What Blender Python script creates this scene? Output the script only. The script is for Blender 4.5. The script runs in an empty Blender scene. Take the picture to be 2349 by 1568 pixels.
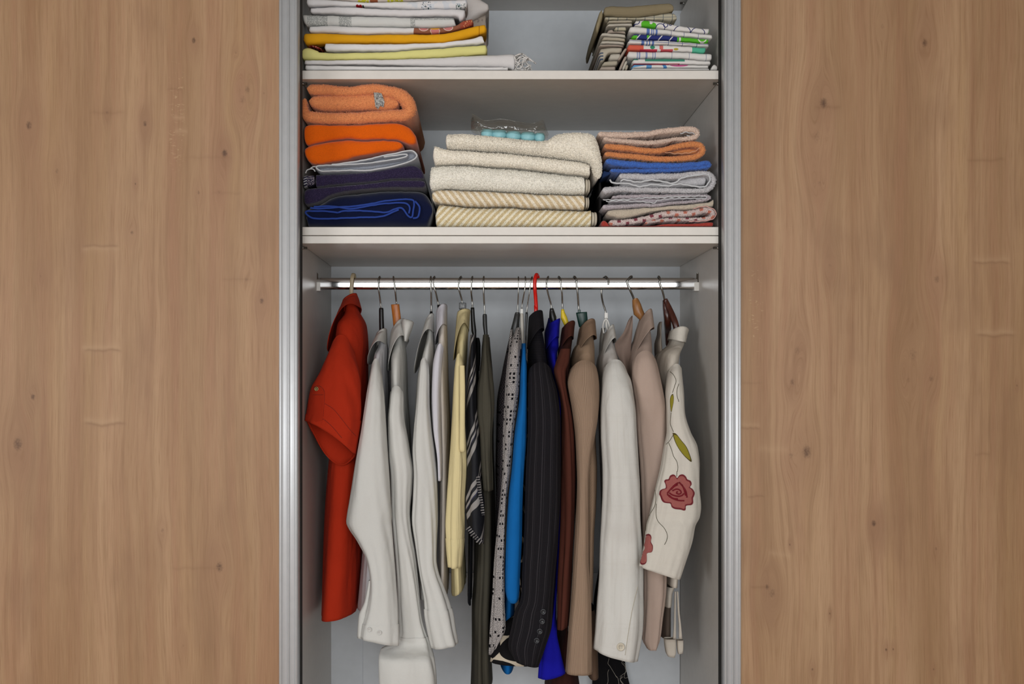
import bpy, math, random
import numpy as np
from mathutils import Vector, noise as mnoise
from mathutils.bvhtree import BVHTree

random.seed(7)
rng = np.random.default_rng(11)
C = bpy.context.scene.collection
SC = bpy.context.scene

# ------------------------------------------------------------------ frame of reference
D0 = 2.6            # camera to cabinet front, metres
ZH = 1.45           # eye height
CX, CY = 1105.0, 869.0   # principal point measured in the photo
XWL, XWR = (688 - CX) / 1000 + .0012, (1654 - CX) / 1000 - .0012   # inner faces of the open compartment


def W(px, py, y=0.0):
    s = (D0 + y) / (D0 * 1000.0)
    return ((px - CX) * s, y, ZH + (CY - py) * s)


def Xw(px, y=0.0):
    return (px - CX) * (D0 + y) / (D0 * 1000.0)


def Zw(py, y=0.0):
    return ZH + (CY - py) * (D0 + y) / (D0 * 1000.0)


# ------------------------------------------------------------------ materials
def lin(c):
    if isinstance(c, str):
        c = c.lstrip('#')
        c = [int(c[i:i + 2], 16) / 255 for i in (0, 2, 4)]
    r = [x / 12.92 if x <= 0.04045 else ((x + 0.055) / 1.055) ** 2.4 for x in c]
    return (r[0], r[1], r[2], 1.0)


class E:
    def __init__(s, m, sock):
        s.m, s.k = m, sock

    def __add__(s, o): return s.m.op('ADD', s, o)
    def __radd__(s, o): return s.m.op('ADD', o, s)
    def __sub__(s, o): return s.m.op('SUBTRACT', s, o)
    def __rsub__(s, o): return s.m.op('SUBTRACT', o, s)
    def __mul__(s, o): return s.m.op('MULTIPLY', s, o)
    def __rmul__(s, o): return s.m.op('MULTIPLY', o, s)
    def __truediv__(s, o): return s.m.op('DIVIDE', s, o)
    def __rtruediv__(s, o): return s.m.op('DIVIDE', o, s)
    def __gt__(s, o): return s.m.op('GREATER_THAN', s, o)
    def __lt__(s, o): return s.m.op('LESS_THAN', s, o)
    def frac(s): return s.m.op('FRACT', s)
    def floor(s): return s.m.op('FLOOR', s)
    def sin(s): return s.m.op('SINE', s)
    def abs(s): return s.m.op('ABSOLUTE', s)
    def pow(s, o): return s.m.op('POWER', s, o)
    def max(s, o): return s.m.op('MAXIMUM', s, o)
    def min(s, o): return s.m.op('MINIMUM', s, o)
    def sqrt(s): return s.m.op('SQRT', s)


class Mat:
    def __init__(s, name):
        s.mat = bpy.data.materials.new(name)
        s.mat.use_nodes = True
        s.nt = s.mat.node_tree
        s.nt.nodes.clear()
        s._uv = None
        s._ob = None

    def node(s, t, **kw):
        n = s.nt.nodes.new(t)
        for k, v in kw.items():
            setattr(n, k, v)
        return n

    def put(s, sock, v):
        if isinstance(v, E):
            s.nt.links.new(v.k, sock)
        else:
            sock.default_value = v

    def op(s, o, a, b=None):
        n = s.node('ShaderNodeMath', operation=o)
        s.put(n.inputs[0], a)
        if b is not None:
            s.put(n.inputs[1], b)
        return E(s, n.outputs[0])

    def uv(s):
        if s._uv is None:
            t = s.node('ShaderNodeTexCoord')
            x = s.node('ShaderNodeSeparateXYZ')
            s.nt.links.new(t.outputs['UV'], x.inputs[0])
            s._uv = (E(s, x.outputs[0]), E(s, x.outputs[1]))
        return s._uv

    def ob(s):
        if s._ob is None:
            t = s.node('ShaderNodeTexCoord')
            x = s.node('ShaderNodeSeparateXYZ')
            s.nt.links.new(t.outputs['Object'], x.inputs[0])
            s._ob = tuple(E(s, x.outputs[i]) for i in range(3))
        return s._ob

    def noise(s, v, scale=1.0, detail=2.0, rough=.5, dist=0.0):
        c = s.node('ShaderNodeCombineXYZ')
        for i, a in enumerate(v):
            s.put(c.inputs[i], a)
        n = s.node('ShaderNodeTexNoise')
        s.nt.links.new(c.outputs[0], n.inputs['Vector'])
        n.inputs['Scale'].default_value = scale
        n.inputs['Detail'].default_value = detail
        n.inputs['Roughness'].default_value = rough
        n.inputs['Distortion'].default_value = dist
        return E(s, n.outputs[0])

    def voro(s, v, scale=1.0):
        c = s.node('ShaderNodeCombineXYZ')
        for i, a in enumerate(v):
            s.put(c.inputs[i], a)
        n = s.node('ShaderNodeTexVoronoi')
        s.nt.links.new(c.outputs[0], n.inputs['Vector'])
        n.inputs['Scale'].default_value = scale
        return E(s, n.outputs['Distance'])

    def ss(s, x, a, b):
        n = s.node('ShaderNodeMapRange', interpolation_type='SMOOTHSTEP')
        s.put(n.inputs[0], x)
        n.inputs[1].default_value = a
        n.inputs[2].default_value = b
        return E(s, n.outputs[0])

    def mix(s, f, a, b, blend='MIX'):
        n = s.node('ShaderNodeMix', data_type='RGBA', blend_type=blend)
        s.put(n.inputs[0], f)
        s.put(n.inputs[6], lin(a) if isinstance(a, (str, list)) else a)
        s.put(n.inputs[7], lin(b) if isinstance(b, (str, list)) else b)
        return E(s, n.outputs[2])

    def scalecol(s, c, f):
        """colour times a number"""
        cc = s.node('ShaderNodeCombineXYZ')
        for i in range(3):
            s.put(cc.inputs[i], f)
        return s.mix(1.0, c, E(s, cc.outputs[0]), 'MULTIPLY')

    def out(s, col, rough=.8, bump=None, bs=.3, bd=.001, **kw):
        b = s.node('ShaderNodeBsdfPrincipled')
        o = s.node('ShaderNodeOutputMaterial')
        s.nt.links.new(b.outputs[0], o.inputs[0])
        s.put(b.inputs['Base Color'], lin(col) if isinstance(col, (str, list)) else col)
        s.put(b.inputs['Roughness'], rough)
        for k, v in kw.items():
            s.put(b.inputs[k.replace('_', ' ')], v)
        if bump is not None:
            n = s.node('ShaderNodeBump')
            n.inputs['Strength'].default_value = bs
            n.inputs['Distance'].default_value = bd
            s.put(n.inputs['Height'], bump)
            s.nt.links.new(n.outputs[0], b.inputs['Normal'])
        return s.mat


def plain(name, col, rough=.6, **kw):
    m = Mat(name)
    x, y, z = m.ob()
    n = m.noise((x, y, z), 40, 2)
    return m.out(m.scalecol(m.mix(0.0, col, col), n * .12 + .94), rough, **kw)


def cloth(name, col, fn=None, var=.10, weave=1100, bs=.25, rough=.9, fine=.08, kd=.0006, sheen=.0, crease=.005):
    """woven fabric: fn(m,u,v,col)->colour adds the printed or woven pattern; u,v run in metres over the cloth"""
    m = Mat(name)
    u, v = m.uv()
    x, y, z = m.ob()
    c = m.mix(0.0, col, col)
    if fn:
        c = fn(m, u, v, c)
    big = m.noise((x, y, z), 14, 3)
    w1 = m.noise((u * weave, v * weave * .35, 0.0), 1, 1)
    w2 = m.noise((u * weave * .35, v * weave, 3.0), 1, 1)
    wv = (w1 + w2) * .5
    c = m.scalecol(c, (1 - var * .5 - fine * .5) + big * var + wv * fine)
    wk1 = m.noise((x * 26, y * 26, z * 11), 1, 2, .45, .3)
    h = wv * (kd * bs * 2.0) + wk1 * crease
    return m.out(c, rough, bump=h, bs=1.0, bd=1.0, Sheen_Weight=sheen, Specular_IOR_Level=.2)


def terry(name, col, fn=None, dark=.78, scale=420, bs=.8, bd=.0018, sheen=.25):
    m = Mat(name)
    u, v = m.uv()
    x, y, z = m.ob()
    c = m.mix(0.0, col, col)
    if fn:
        c = fn(m, u, v, c)
    n1 = m.noise((x, y, z), scale, 2, .6)
    n2 = m.noise((x, y, z), 25, 2)
    c = m.scalecol(c, m.ss(n1, .25, .7) * (1.06 - dark) + dark + n2 * .16 - .08)  # bump noise also darkens the colour: shade painted into the pile valleys
    return m.out(c, .95, bump=n1, bs=bs, bd=bd, Sheen_Weight=sheen, Specular_IOR_Level=.1)


def box(m, u, v, u0, u1, v0=-99, v1=99):
    r = (u > u0) * (u < u1)
    if v0 > -90:
        r = r * (v > v0)
    if v1 < 90:
        r = r * (v < v1)
    return r


def ell(m, u, v, cu, cv, ru, rv):
    a = (u - cu) / ru
    b = (v - cv) / rv
    return (a * a + b * b) < 1.0


# ------------------------------------------------------------------ mesh plumbing
ORG = {}
WV = {}


def mesh(name, verts, faces, mat, parent=None, uv=None, smooth=True, mats=None, fmat=None):
    verts = np.asarray(verts, dtype=float)
    if parent is None:
        lo, hi = verts.min(0), verts.max(0)
        org = np.array([(lo[0] + hi[0]) / 2, (lo[1] + hi[1]) / 2, lo[2]])
    else:
        org = ORG[parent.name]
    me = bpy.data.meshes.new(name)
    me.from_pydata((verts - org).tolist(), [], [tuple(map(int, f)) for f in faces])
    if uv is not None:
        uv = np.asarray(uv, dtype=float)
        lay = me.uv_layers.new(name='UVMap')
        idx = np.empty(len(me.loops), dtype=np.int32)
        me.loops.foreach_get('vertex_index', idx)
        lay.data.foreach_set('uv', uv[idx].ravel())
    if smooth:
        me.polygons.foreach_set('use_smooth', [True] * len(me.polygons))
    me.materials.append(mat)
    for mm in (mats or []):
        me.materials.append(mm)
    if fmat is not None:
        me.polygons.foreach_set('material_index', fmat)
    me.validate()
    me.update()
    o = bpy.data.objects.new(name, me)
    C.objects.link(o)
    if parent is None:
        o.location = org
    else:
        o.parent = parent
    ORG[o.name] = org
    WV[o.name] = (verts, faces)
    return o


def thing(name, label, cat, loc, group=None):
    o = bpy.data.objects.new(name, None)
    o.empty_display_size = .05
    C.objects.link(o)
    o.location = loc
    ORG[o.name] = np.array(loc, dtype=float)
    o['label'] = label
    o['category'] = cat
    if group:
        o['group'] = group
    return o


def tag(o, label, cat, group=None):
    o['label'] = label
    o['category'] = cat
    if group:
        o['group'] = group
    return o


def struct(o):
    o['kind'] = 'structure'
    return o


class MB:
    """collects pieces into one mesh"""
    def __init__(s):
        s.v, s.f, s.u = [], [], []

    def add(s, v, f, u=None):
        b = len(s.v)
        v = [tuple(p) for p in v]
        s.v += v
        s.f += [tuple(i + b for i in q) for q in f]
        s.u += [tuple(p) for p in u] if u is not None else [(p[0], p[2]) for p in v]
        return s

    def build(s, name, mat, parent=None, smooth=True):
        return mesh(name, s.v, s.f, mat, parent, s.u, smooth)


def boxvf(x0, x1, y0, y1, z0, z1, bev=0.0):
    """box with chamfered vertical/horizontal edges when bev>0"""
    if bev <= 0:
        v = [(x, y, z) for x in (x0, x1) for y in (y0, y1) for z in (z0, z1)]
        f = [(0, 1, 3, 2), (4, 6, 7, 5), (0, 4, 5, 1), (2, 3, 7, 6), (0, 2, 6, 4), (1, 5, 7, 3)]
        return v, f
    import bmesh
    bm = bmesh.new()
    v, f = boxvf(x0, x1, y0, y1, z0, z1)
    vs = [bm.verts.new(p) for p in v]
    for q in f:
        bm.faces.new([vs[i] for i in q])
    bmesh.ops.bevel(bm, geom=list(bm.edges), offset=bev, segments=2, affect='EDGES', profile=.5)
    bm.verts.index_update()
    vv = [tuple(p.co) for p in bm.verts]
    ff = [tuple(p.index for p in q.verts) for q in bm.faces]
    bm.free()
    return vv, ff


def pbox(name, x0, x1, y0, y1, z0, z1, mat, parent=None, bev=.001):
    v, f = boxvf(x0, x1, y0, y1, z0, z1, bev)
    return mesh(name, v, f, mat, parent, [(p[0], p[2]) for p in v], smooth=False)


def pchip(xs, Y, q):
    xs = np.asarray(xs, float)
    Y = np.asarray(Y, float)
    h = np.diff(xs)
    d = np.diff(Y, axis=0) / h[:, None]
    m = np.zeros_like(Y)
    if len(xs) == 2:
        m[:] = d[0]
    else:
        a, b = d[:-1], d[1:]
        w1 = (2 * h[1:] + h[:-1])[:, None]
        w2 = (h[1:] + 2 * h[:-1])[:, None]
        with np.errstate(all='ignore'):
            mm = (w1 + w2) / (w1 / a + w2 / b)
        m[1:-1] = np.where(a * b > 0, mm, 0)
        m[0], m[-1] = d[0], d[-1]
    i = np.clip(np.searchsorted(xs, q) - 1, 0, len(h) - 1)
    t = ((q - xs[i]) / h[i])[:, None]
    hh = h[i][:, None]
    return ((2 * t ** 3 - 3 * t ** 2 + 1) * Y[i] + (t ** 3 - 2 * t ** 2 + t) * hh * m[i]
            + (-2 * t ** 3 + 3 * t ** 2) * Y[i + 1] + (t ** 3 - t ** 2) * hh * m[i + 1])


def cat(pts, step):
    """smooth open polyline resampled at about `step`"""
    P = np.asarray(pts, float)
    if len(P) == 2:
        n = max(2, int(np.linalg.norm(P[1] - P[0]) / step) + 1)
        return P[0] + (P[1] - P[0]) * np.linspace(0, 1, n)[:, None]
    Q = np.vstack([2 * P[0] - P[1], P, 2 * P[-1] - P[-2]])
    out = []
    for i in range(len(P) - 1):
        a, b, c, d = Q[i:i + 4]
        n = max(6, int(np.linalg.norm(c - b) / step) * 2)
        t = np.linspace(0, 1, n, endpoint=False)[:, None]
        out.append(.5 * (2 * b + (c - a) * t + (2 * a - 5 * b + 4 * c - d) * t ** 2 + (3 * b - a - 3 * c + d) * t ** 3))
    F = np.vstack(out + [P[-1:]])
    L = np.concatenate([[0], np.cumsum(np.linalg.norm(np.diff(F, axis=0), axis=1))])
    n = max(2, int(L[-1] / step) + 1)
    q = np.linspace(0, L[-1], n)
    return np.stack([np.interp(q, L, F[:, k]) for k in range(F.shape[1])], 1)


def resample(pts, n):
    F = cat(pts, 1.0)
    L = np.concatenate([[0], np.cumsum(np.linalg.norm(np.diff(F, axis=0), axis=1))])
    q = np.linspace(0, L[-1], n)
    return np.stack([np.interp(q, L, F[:, k]) for k in range(F.shape[1])], 1)


def grid_faces(n, k, wrap=False):
    f = []
    for i in range(n - 1):
        for j in range(k if wrap else k - 1):
            a, b = i * k + j, i * k + (j + 1) % k
            f.append((a, a + k, b + k, b))
    return f


def tubevf(pts, r, seg=8, flat=None, caps=True):
    """sweep a round (or flat=(w,h)) section along 3d points; r scalar or list"""
    P = np.asarray(pts, float)
    n = len(P)
    R = np.full(n, r, float) if np.isscalar(r) else np.interp(np.linspace(0, 1, n), np.linspace(0, 1, len(r)), r)
    T = np.gradient(P, axis=0)
    T /= np.linalg.norm(T, axis=1)[:, None] + 1e-12
    ref = np.array([1.0, 0, 0]) if abs(T[0][0]) < .9 else np.array([0, 1.0, 0])
    N = ref - T[0] * ref.dot(T[0])
    N /= np.linalg.norm(N)
    V = []
    for i in range(n):
        N = N - T[i] * N.dot(T[i])
        N /= np.linalg.norm(N) + 1e-12
        B = np.cross(T[i], N)
        for j in range(seg):
            a = 2 * math.pi * j / seg
            c, s = math.cos(a), math.sin(a)
            if flat:
                c = math.copysign(abs(c) ** .5, c) * flat[0]
                s = math.copysign(abs(s) ** .5, s) * flat[1]
            V.append(P[i] + R[i] * (c * N + s * B))
    F = grid_faces(n, seg, True)
    if caps:
        F.append(tuple(range(seg))[::-1])
        F.append(tuple((n - 1) * seg + j for j in range(seg)))
    return V, F


def vnoise(P, kx, ky, kz, off=0.0):
    return np.array([mnoise.noise(Vector((p[0] * kx + off, p[1] * ky + off * .7, p[2] * kz - off))) for p in P])


def expand(rows):
    R = []
    for r in rows:
        if len(r) in (5, 7):
            y, xl, xr, yn, yf = r[:5]
            z = r[5:] if len(r) == 7 else (0, 0)
            R.append((xl, y, xr, y, yn, yf) + tuple(z))
        else:
            R.append(tuple(r) + (0,) * (8 - len(r)))
    return np.array(R, float)


def loftvf(rows, step=7, seg=56, pw=2.3, folds=(), wr=0.0, wk=(28, 28, 4), inflate=0.0, t0=0.0, t1=1.0,
           hem=6.0, wd=.5, off=0.0, close_top=False, close_bot=False, uw=None):
    """cloth tube: rows are slices given by their left/right outline and their depth range"""
    R = expand(rows)
    mid = np.stack([(R[:, 0] + R[:, 2]) / 2, (R[:, 1] + R[:, 3]) / 2, R[:, 4] * 900], 1)
    L = np.concatenate([[0], np.cumsum(np.linalg.norm(np.diff(mid, axis=0), axis=1) + .01)])
    n = max(3, int((L[-1] * (t1 - t0)) / step) + 1)
    q = np.linspace(L[-1] * t0, L[-1] * t1, n)
    A = pchip(L, R, q)
    tt = q / L[-1]
    th = np.linspace(0, 2 * math.pi, seg, endpoint=False)
    c, s = np.cos(th), np.sin(th)
    th0 = th
    cx = np.sign(c) * np.abs(c) ** (2 / pw)
    sy = np.sign(s) * np.abs(s) ** (2 / pw)
    Wm = uw if uw else float(np.mean(R[:, 2] - R[:, 0]))
    V, U = [], []
    for i in range(n):
        xl, yl, xr, yr, yn, yf, zf, zr = A[i]
        fr = (1 + cx) / 2
        px = xl + (xr - xl) * fr
        py = yl + (yr - yl) * fr + np.where(s > 0, zf, zr) * (1 - np.abs(cx) ** 2.2)
        dc = yn + wd * (yf - yn)
        k = (D0 + dc) / (D0 * 1000)
        X = (px - CX) * k
        Z = ZH + (CY - py) * k
        Y = (yn + yf) / 2 - (yf - yn) / 2 * sy
        d = inflate
        dd = np.full(seg, d)
        env = min(1.0, .25 + 1.2 * tt[i])
        for (kk, amp, ph, tw) in folds:
            ang = kk * th + ph + tw * tt[i] + .9 * math.sin(tt[i] * 6.3 + kk)
            amp = amp * (1.0 + .75 * np.sin(th * 1.7 + tt[i] * 5.0 + kk * 1.3))
            dd = dd + amp * env * (.6 * np.sin(ang) + .75 * (2 * np.abs(np.sin(ang / 2 + .8)) - 1.25) if kk % 2 == 0 else .6 * np.sin(ang) + .6 * np.sin(ang * 2 + 1.1) * np.sin(ang))
        P = np.stack([X, Y, Z], 1)
        if wr:
            dd = dd + wr * vnoise(P, wk[0], wk[1], wk[2], off)
        nx = cx * 1.0
        ny = -sy
        nn = np.sqrt(nx ** 2 + ny ** 2) + 1e-9
        P[:, 0] = np.clip(P[:, 0] + dd * nx / nn, XWL, XWR)
        P[:, 1] += dd * ny / nn
        V.append(P)
        U.append(np.stack([(1 - th / math.pi) * Wm / 1000, np.full(seg, q[i] / 1000)], 1))
    if hem:
        last = V[-1]
        cen = last.mean(0)
        sh = last + (cen - last) * np.array([.06, .06, 0])
        sh1 = sh.copy()
        sh2 = sh.copy()
        sh2[:, 2] += hem / 1000
        V += [sh1, sh2]
        U += [U[-1], U[-1]]
    nr = len(V)
    V = np.vstack(V)
    U = np.vstack(U)
    F = grid_faces(nr, seg, True)
    if close_top:
        F.append(tuple(range(seg))[::-1])
    if close_bot:
        F.append(tuple((nr - 1) * seg + j for j in range(seg)))
    return V, F, U


def loft(name, rows, mat, parent, **kw):
    V, F, U = loftvf(rows, **kw)
    return mesh(name, V, F, mat, parent, U)


def sag(P):
    """small shared unevenness of the stacks; dies out where cloth lies on a shelf"""
    Q = np.array(P, float)
    for p in Q:
        k = min(1.0, abs(p[1] - 160.5) / 16, abs(p[1] - 519) / 16, abs(p[1] - 178) / 16)
        p[1] += k * (1.5 * mnoise.noise(Vector((p[0] * .028, p[1] * .02, 3.3))) + .7 * mnoise.noise(Vector((p[0] * .09, p[1] * .03, 8.1))))
    return Q


def slabvf(top, bot, y0, y1, step=3.0, rl=6, rr=6, r=None, fz=0.0, wr=.002, pw=2.4, off=0.0, wk=18):
    """folded cloth seen at its fold: outline in the photo frame, rounded front, straight depth"""
    ln = np.linalg.norm(np.diff(np.asarray(top, float), axis=0), axis=1).sum()
    n = max(8, int(ln / step))
    T, B = resample(top, n), resample(bot, n)
    T, B = sag(T), sag(B)
    T[:, 1] += .35
    B[:, 1] -= .35
    hmax = np.max(np.linalg.norm(T - B, axis=1)) / 2
    K = max(7, int(2 * hmax / step) + 2)
    ph = np.linspace(math.pi / 2, -math.pi / 2, K)
    sn = np.sign(np.sin(ph)) * np.abs(np.sin(ph)) ** (2 / pw)
    cs = np.abs(np.cos(ph)) ** (2 / pw)
    V, U = [], []
    for i in range(n):
        a, b = T[i], B[i]
        dl = np.linalg.norm(T[i] - T[0])
        dr = np.linalg.norm(T[i] - T[-1])
        f = 1.0
        if rl and dl < rl:
            f = min(f, math.sqrt(max(0, 1 - ((rl - dl) / rl) ** 2)))
        if rr and dr < rr:
            f = min(f, math.sqrt(max(0, 1 - ((rr - dr) / rr) ** 2)))
        m = (a + b) / 2
        hv = (a - b) / 2 * max(f, .12)
        rad = r if r else min(.022, max(.004, np.linalg.norm(a - b) / 2000))
        P2 = m + hv * sn[:, None]
        yy = y0 + rad * (1 - cs) + (1 - f) * .012
        k = (D0 + y0) / (D0 * 1000)
        X = (P2[:, 0] - CX) * k
        Z = ZH + (CY - P2[:, 1]) * k
        X = np.clip(X, XWL, XWR)
        P = np.stack([X, yy, Z], 1)
        if wr:
            P[:, 1] += wr * cs * vnoise(P, wk, 0, wk * 2, off)
        if fz:
            j = rng.normal(0, 1, K) * fz * (.35 + .65 * cs)
            P[:, 1] -= j * np.maximum(cs, .3)
            P[:, 2] -= np.abs(j) * sn * .8
            P[:, 0] = np.clip(P[:, 0], XWL, XWR)
        back0 = np.array([[P[0, 0], y1, P[0, 2]]])
        back1 = np.array([[P[-1, 0], y1, P[-1, 2]]])
        V.append(np.vstack([back0, P, back1]))
        uu = np.full(K + 2, P2[0, 0] / 1000)
        vv = np.concatenate([[P2[0, 1]], P2[:, 1], [P2[-1, 1]]]) / 1000
        uu[1:-1] = P2[:, 0] / 1000
        U.append(np.stack([uu, vv], 1))
    k2 = K + 2
    V = np.vstack(V)
    U = np.vstack(U)
    F = grid_faces(n, k2, True)
    F.append(tuple(range(k2)))
    F.append(tuple((n - 1) * k2 + j for j in range(k2))[::-1])
    return V, F, U


def tufts(V, F, U, stride, skip, ln, k=1):
    """terry loops: small upright slivers of pile on the front of a towel; stride = profile length, back points skipped"""
    V = np.asarray(V)
    n = len(V) // stride
    G = V.reshape(n, stride, 3)
    UU = np.asarray(U).reshape(n, stride, 2)
    mid = G[:, 1:-1].mean(1, keepdims=True)
    nv, nf, nu = [], [], []
    base = len(V)
    for i in range(3, n - 3):
        for j in range(1 + skip, stride - 1 - skip):
            p = G[i, j]
            du = G[i + 1, j] - G[i - 1, j]
            dv = G[i, min(j + 1, stride - 2)] - G[i, max(j - 1, 1)]
            nn = np.cross(du, dv)
            l = np.linalg.norm(nn)
            if l < 1e-12:
                continue
            nn = nn / l
            if nn[1] > 0:
                nn = -nn
            for q in range(k):
                o = p + du * rng.uniform(-.5, .5) + dv * rng.uniform(-.5, .5)
                t = rng.normal(0, 1, 3)
                t -= nn * t.dot(nn)
                t /= np.linalg.norm(t) + 1e-9
                L = ln * rng.uniform(.5, 1.2)
                w = .00085
                d = nn + rng.normal(0, .6, 3)
                d[1] = min(d[1], -.15)
                if abs(nn[2]) > .6:
                    d[2] *= .25
                tip = o + d / np.linalg.norm(d) * L
                if not (XWL < tip[0] < XWR):
                    continue
                b = base + len(nv)
                nv += [o - t * w, o + t * w, tip + t * w * .6, tip - t * w * .6]
                nf.append((b, b + 1, b + 2, b + 3))
                nu += [UU[i, j]] * 4
    if not nv:
        return V, F, U
    return np.vstack([V, np.array(nv)]), list(F) + nf, np.vstack([U, np.array(nu)])


def slab(name, top, bot, y0, y1, mat, parent=None, **kw):
    tf = kw.pop('tuft', None)
    V, F, U = slabvf(top, bot, y0, y1, **kw)
    if tf:
        V, F, U = tufts(V, F, U, len(F[-1]), 2, tf, 3)
    return mesh(name, V, F, mat, parent, U)


def ribbonvf(path, th, y0, y1, step=3.0, J=5, rad=None, fz=0.0, wob=.003, off=0.0):
    """cloth layer seen edge-on following a folded path in the photo frame"""
    P = sag(cat(path, step))
    n = len(P)
    T = np.gradient(P, axis=0)
    T /= np.linalg.norm(T, axis=1)[:, None] + 1e-9
    Nn = np.stack([-T[:, 1], T[:, 0]], 1)
    if np.isscalar(th):
        tharr = np.full(n, th)
    else:
        pp = np.asarray(path, float)
        cl = np.concatenate([[0], np.cumsum(np.linalg.norm(np.diff(pp, axis=0), axis=1))])
        tq = np.interp(np.linspace(0, 1, len(th)), np.linspace(0, 1, len(pp)), cl / cl[-1])
        tharr = np.interp(np.linspace(0, 1, n), tq, th)
    L = np.concatenate([[0], np.cumsum(np.linalg.norm(np.diff(P, axis=0), axis=1))])
    if J < 5:
        J = 5
    o = np.sin(np.linspace(-math.pi / 2, math.pi / 2, J))
    cs = np.sqrt(np.maximum(0, 1 - o * o))
    V, U = [], []
    k = (D0 + y0) / (D0 * 1000)
    for i in range(n):
        h = tharr[i] / 2
        e = min(L[i], L[-1] - L[i])
        f = math.sqrt(max(0.03, 1 - (max(0, h - e) / max(h, .01)) ** 2))
        r_ = rad if rad else h / 1000 * .9
        Q = P[i] + Nn[i] * (o * h * f)[:, None]
        X = (Q[:, 0] - CX) * k
        Z = ZH + (CY - Q[:, 1]) * k
        Y = y0 + r_ * (1 - cs) + (1 - f) * .004 + wob * mnoise.noise(Vector((L[i] * .02 + off, off, 0)))
        A = np.stack([X, Y, Z], 1)
        if fz:
            j = rng.normal(0, 1, J) * fz
            A[:, 1] -= j * np.maximum(cs, .3)
            j = -np.abs(j)
            A[:, 0] += Nn[i][0] * j * o * .8
            A[:, 2] -= Nn[i][1] * j * o * .8
        A[:, 0] = np.clip(A[:, 0], XWL, XWR)
        V.append(np.vstack([[A[0, 0], y1, A[0, 2]], A, [A[-1, 0], y1, A[-1, 2]]]))
        uu = np.full(J + 2, L[i] / 1000)
        vv = np.concatenate([[-.3], o * h / 1000, [.3]])
        U.append(np.stack([uu, vv], 1))
    k2 = J + 2
    F = grid_faces(n, k2, True)
    F.append(tuple(range(k2)))
    F.append(tuple((n - 1) * k2 + j for j in range(k2))[::-1])
    return np.vstack(V), F, np.vstack(U)


def tribbon(*args, tuft=.0015, k=2, **kw):
    V, F, U = ribbonvf(*args, **kw)
    return tufts(V, F, U, len(F[-1]), 1, tuft, k)


def ribbon(name, path, th, y0, y1, mat, parent=None, **kw):
    V, F, U = ribbonvf(path, th, y0, y1, **kw)
    return mesh(name, V, F, mat, parent, U)


def hemline(name, path, r, y, mat, parent, wob=0.0, step=3):
    P = sag(cat(path, step))
    if wob:
        P = P + np.stack([np.zeros(len(P)), wob * np.sin(np.arange(len(P)) * 1.1)], 1)
    pts = [W(a, b, y) for a, b in P]
    V, F = tubevf(pts, r, 6)
    return mesh(name, V, F, mat, parent, [(p[0], p[2]) for p in V])


# ---- things lying on a surface that already stands
CAM = np.array([0.0, -D0, ZH])


class Surf:
    def __init__(s, *objs):
        vs, fs = [], []
        for o in objs:
            v, f = WV[o.name]
            b = len(vs)
            vs += [Vector(p) for p in v]
            fs += [tuple(int(i) + b for i in q) for q in f]
        s.t = BVHTree.FromPolygons(vs, fs)

    def hit(s, px, py, off=.001):
        d = Vector(np.array(W(px, py, 0)) - CAM).normalized()
        p, n, i, dist = s.t.ray_cast(Vector(CAM), d)
        if p is None:
            return None
        return np.array(p - d * off)

    def pts(s, P, off=.001):
        out = [s.hit(a, b, off) for a, b in P]
        out = [p for p in out if p is not None]
        return out


def patch(name, surf, poly, mat, parent, off=.0012, rings=7, cen=None, fill=.004):
    """star-shaped flat piece of cloth laid on a surface; u runs from its middle (0) to its rim (1)"""
    P = np.asarray(poly, float)
    c = P.mean(0) if cen is None else np.asarray(cen, float)
    n = len(P)
    V, U, F = [], [], []
    h = surf.hit(*c, off)
    V.append(h)
    U.append((0, 0))
    last = h
    for r in range(1, rings + 1):
        for j in range(n):
            q = c + (P[j] - c) * r / rings
            p = surf.hit(q[0], q[1], off)
            if p is None:
                p = V[-1 if r == 1 else 1 + (r - 2) * n + j]
            V.append(p)
            U.append((r / rings, j / n))
    for j in range(n):
        F.append((0, 1 + j, 1 + (j + 1) % n))
    for r in range(rings - 1):
        for j in range(n):
            a, b = 1 + r * n + j, 1 + r * n + (j + 1) % n
            F.append((a, a + n, b + n, b))
    return mesh(name, V, F, mat, parent, U)


def stroke(name, surf, lines, r, mat, parent, off=.0008, step=3):
    mb = MB()
    for l in lines:
        pts = surf.pts(cat(l, step), off)
        if len(pts) > 2:
            v, f = tubevf(pts, r, 6)
            mb.add(v, f)
    return mb.build(name, mat, parent)


def button(name, surf, px, py, r, mat, parent, depth=.003, holes=4):
    c = surf.hit(px, py, .0015)
    mb = MB()
    prof = [(0, .0), (.0, depth * .35), (.55, depth * .35), (.68, depth * .8), (.85, depth), (1, depth * .6), (1, 0)]
    prof = [(.001, depth * .4), (.5, depth * .4), (.66, depth * .85), (.84, depth), (.98, depth * .7), (1.0, 0)]
    seg = 24
    V = []
    for (a, d) in prof:
        for j in range(seg):
            t = 2 * math.pi * j / seg
            V.append((c[0] + r * a * math.cos(t), c[1] - d, c[2] + r * a * math.sin(t)))
    mb.add(V, grid_faces(len(prof), seg, True))
    nf = len(mb.f)
    if holes:
        q = [(.22, .22), (-.22, .22), (.22, -.22), (-.22, -.22)] if holes == 4 else [(.2, 0), (-.2, 0)]
        for (a, b) in q:
            vv = [(c[0] + r * (a + .1 * math.cos(t)), c[1] - depth * .45, c[2] + r * (b + .1 * math.sin(t)))
                  for t in [2 * math.pi * j / 8 for j in range(8)]]
            mb.add(vv, [tuple(range(8))])
    fm = [0] * nf + [1] * (len(mb.f) - nf)
    return mesh(name, mb.v, mb.f, mat, parent, mb.u, True, [MT['thread_dark']], fm)


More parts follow.
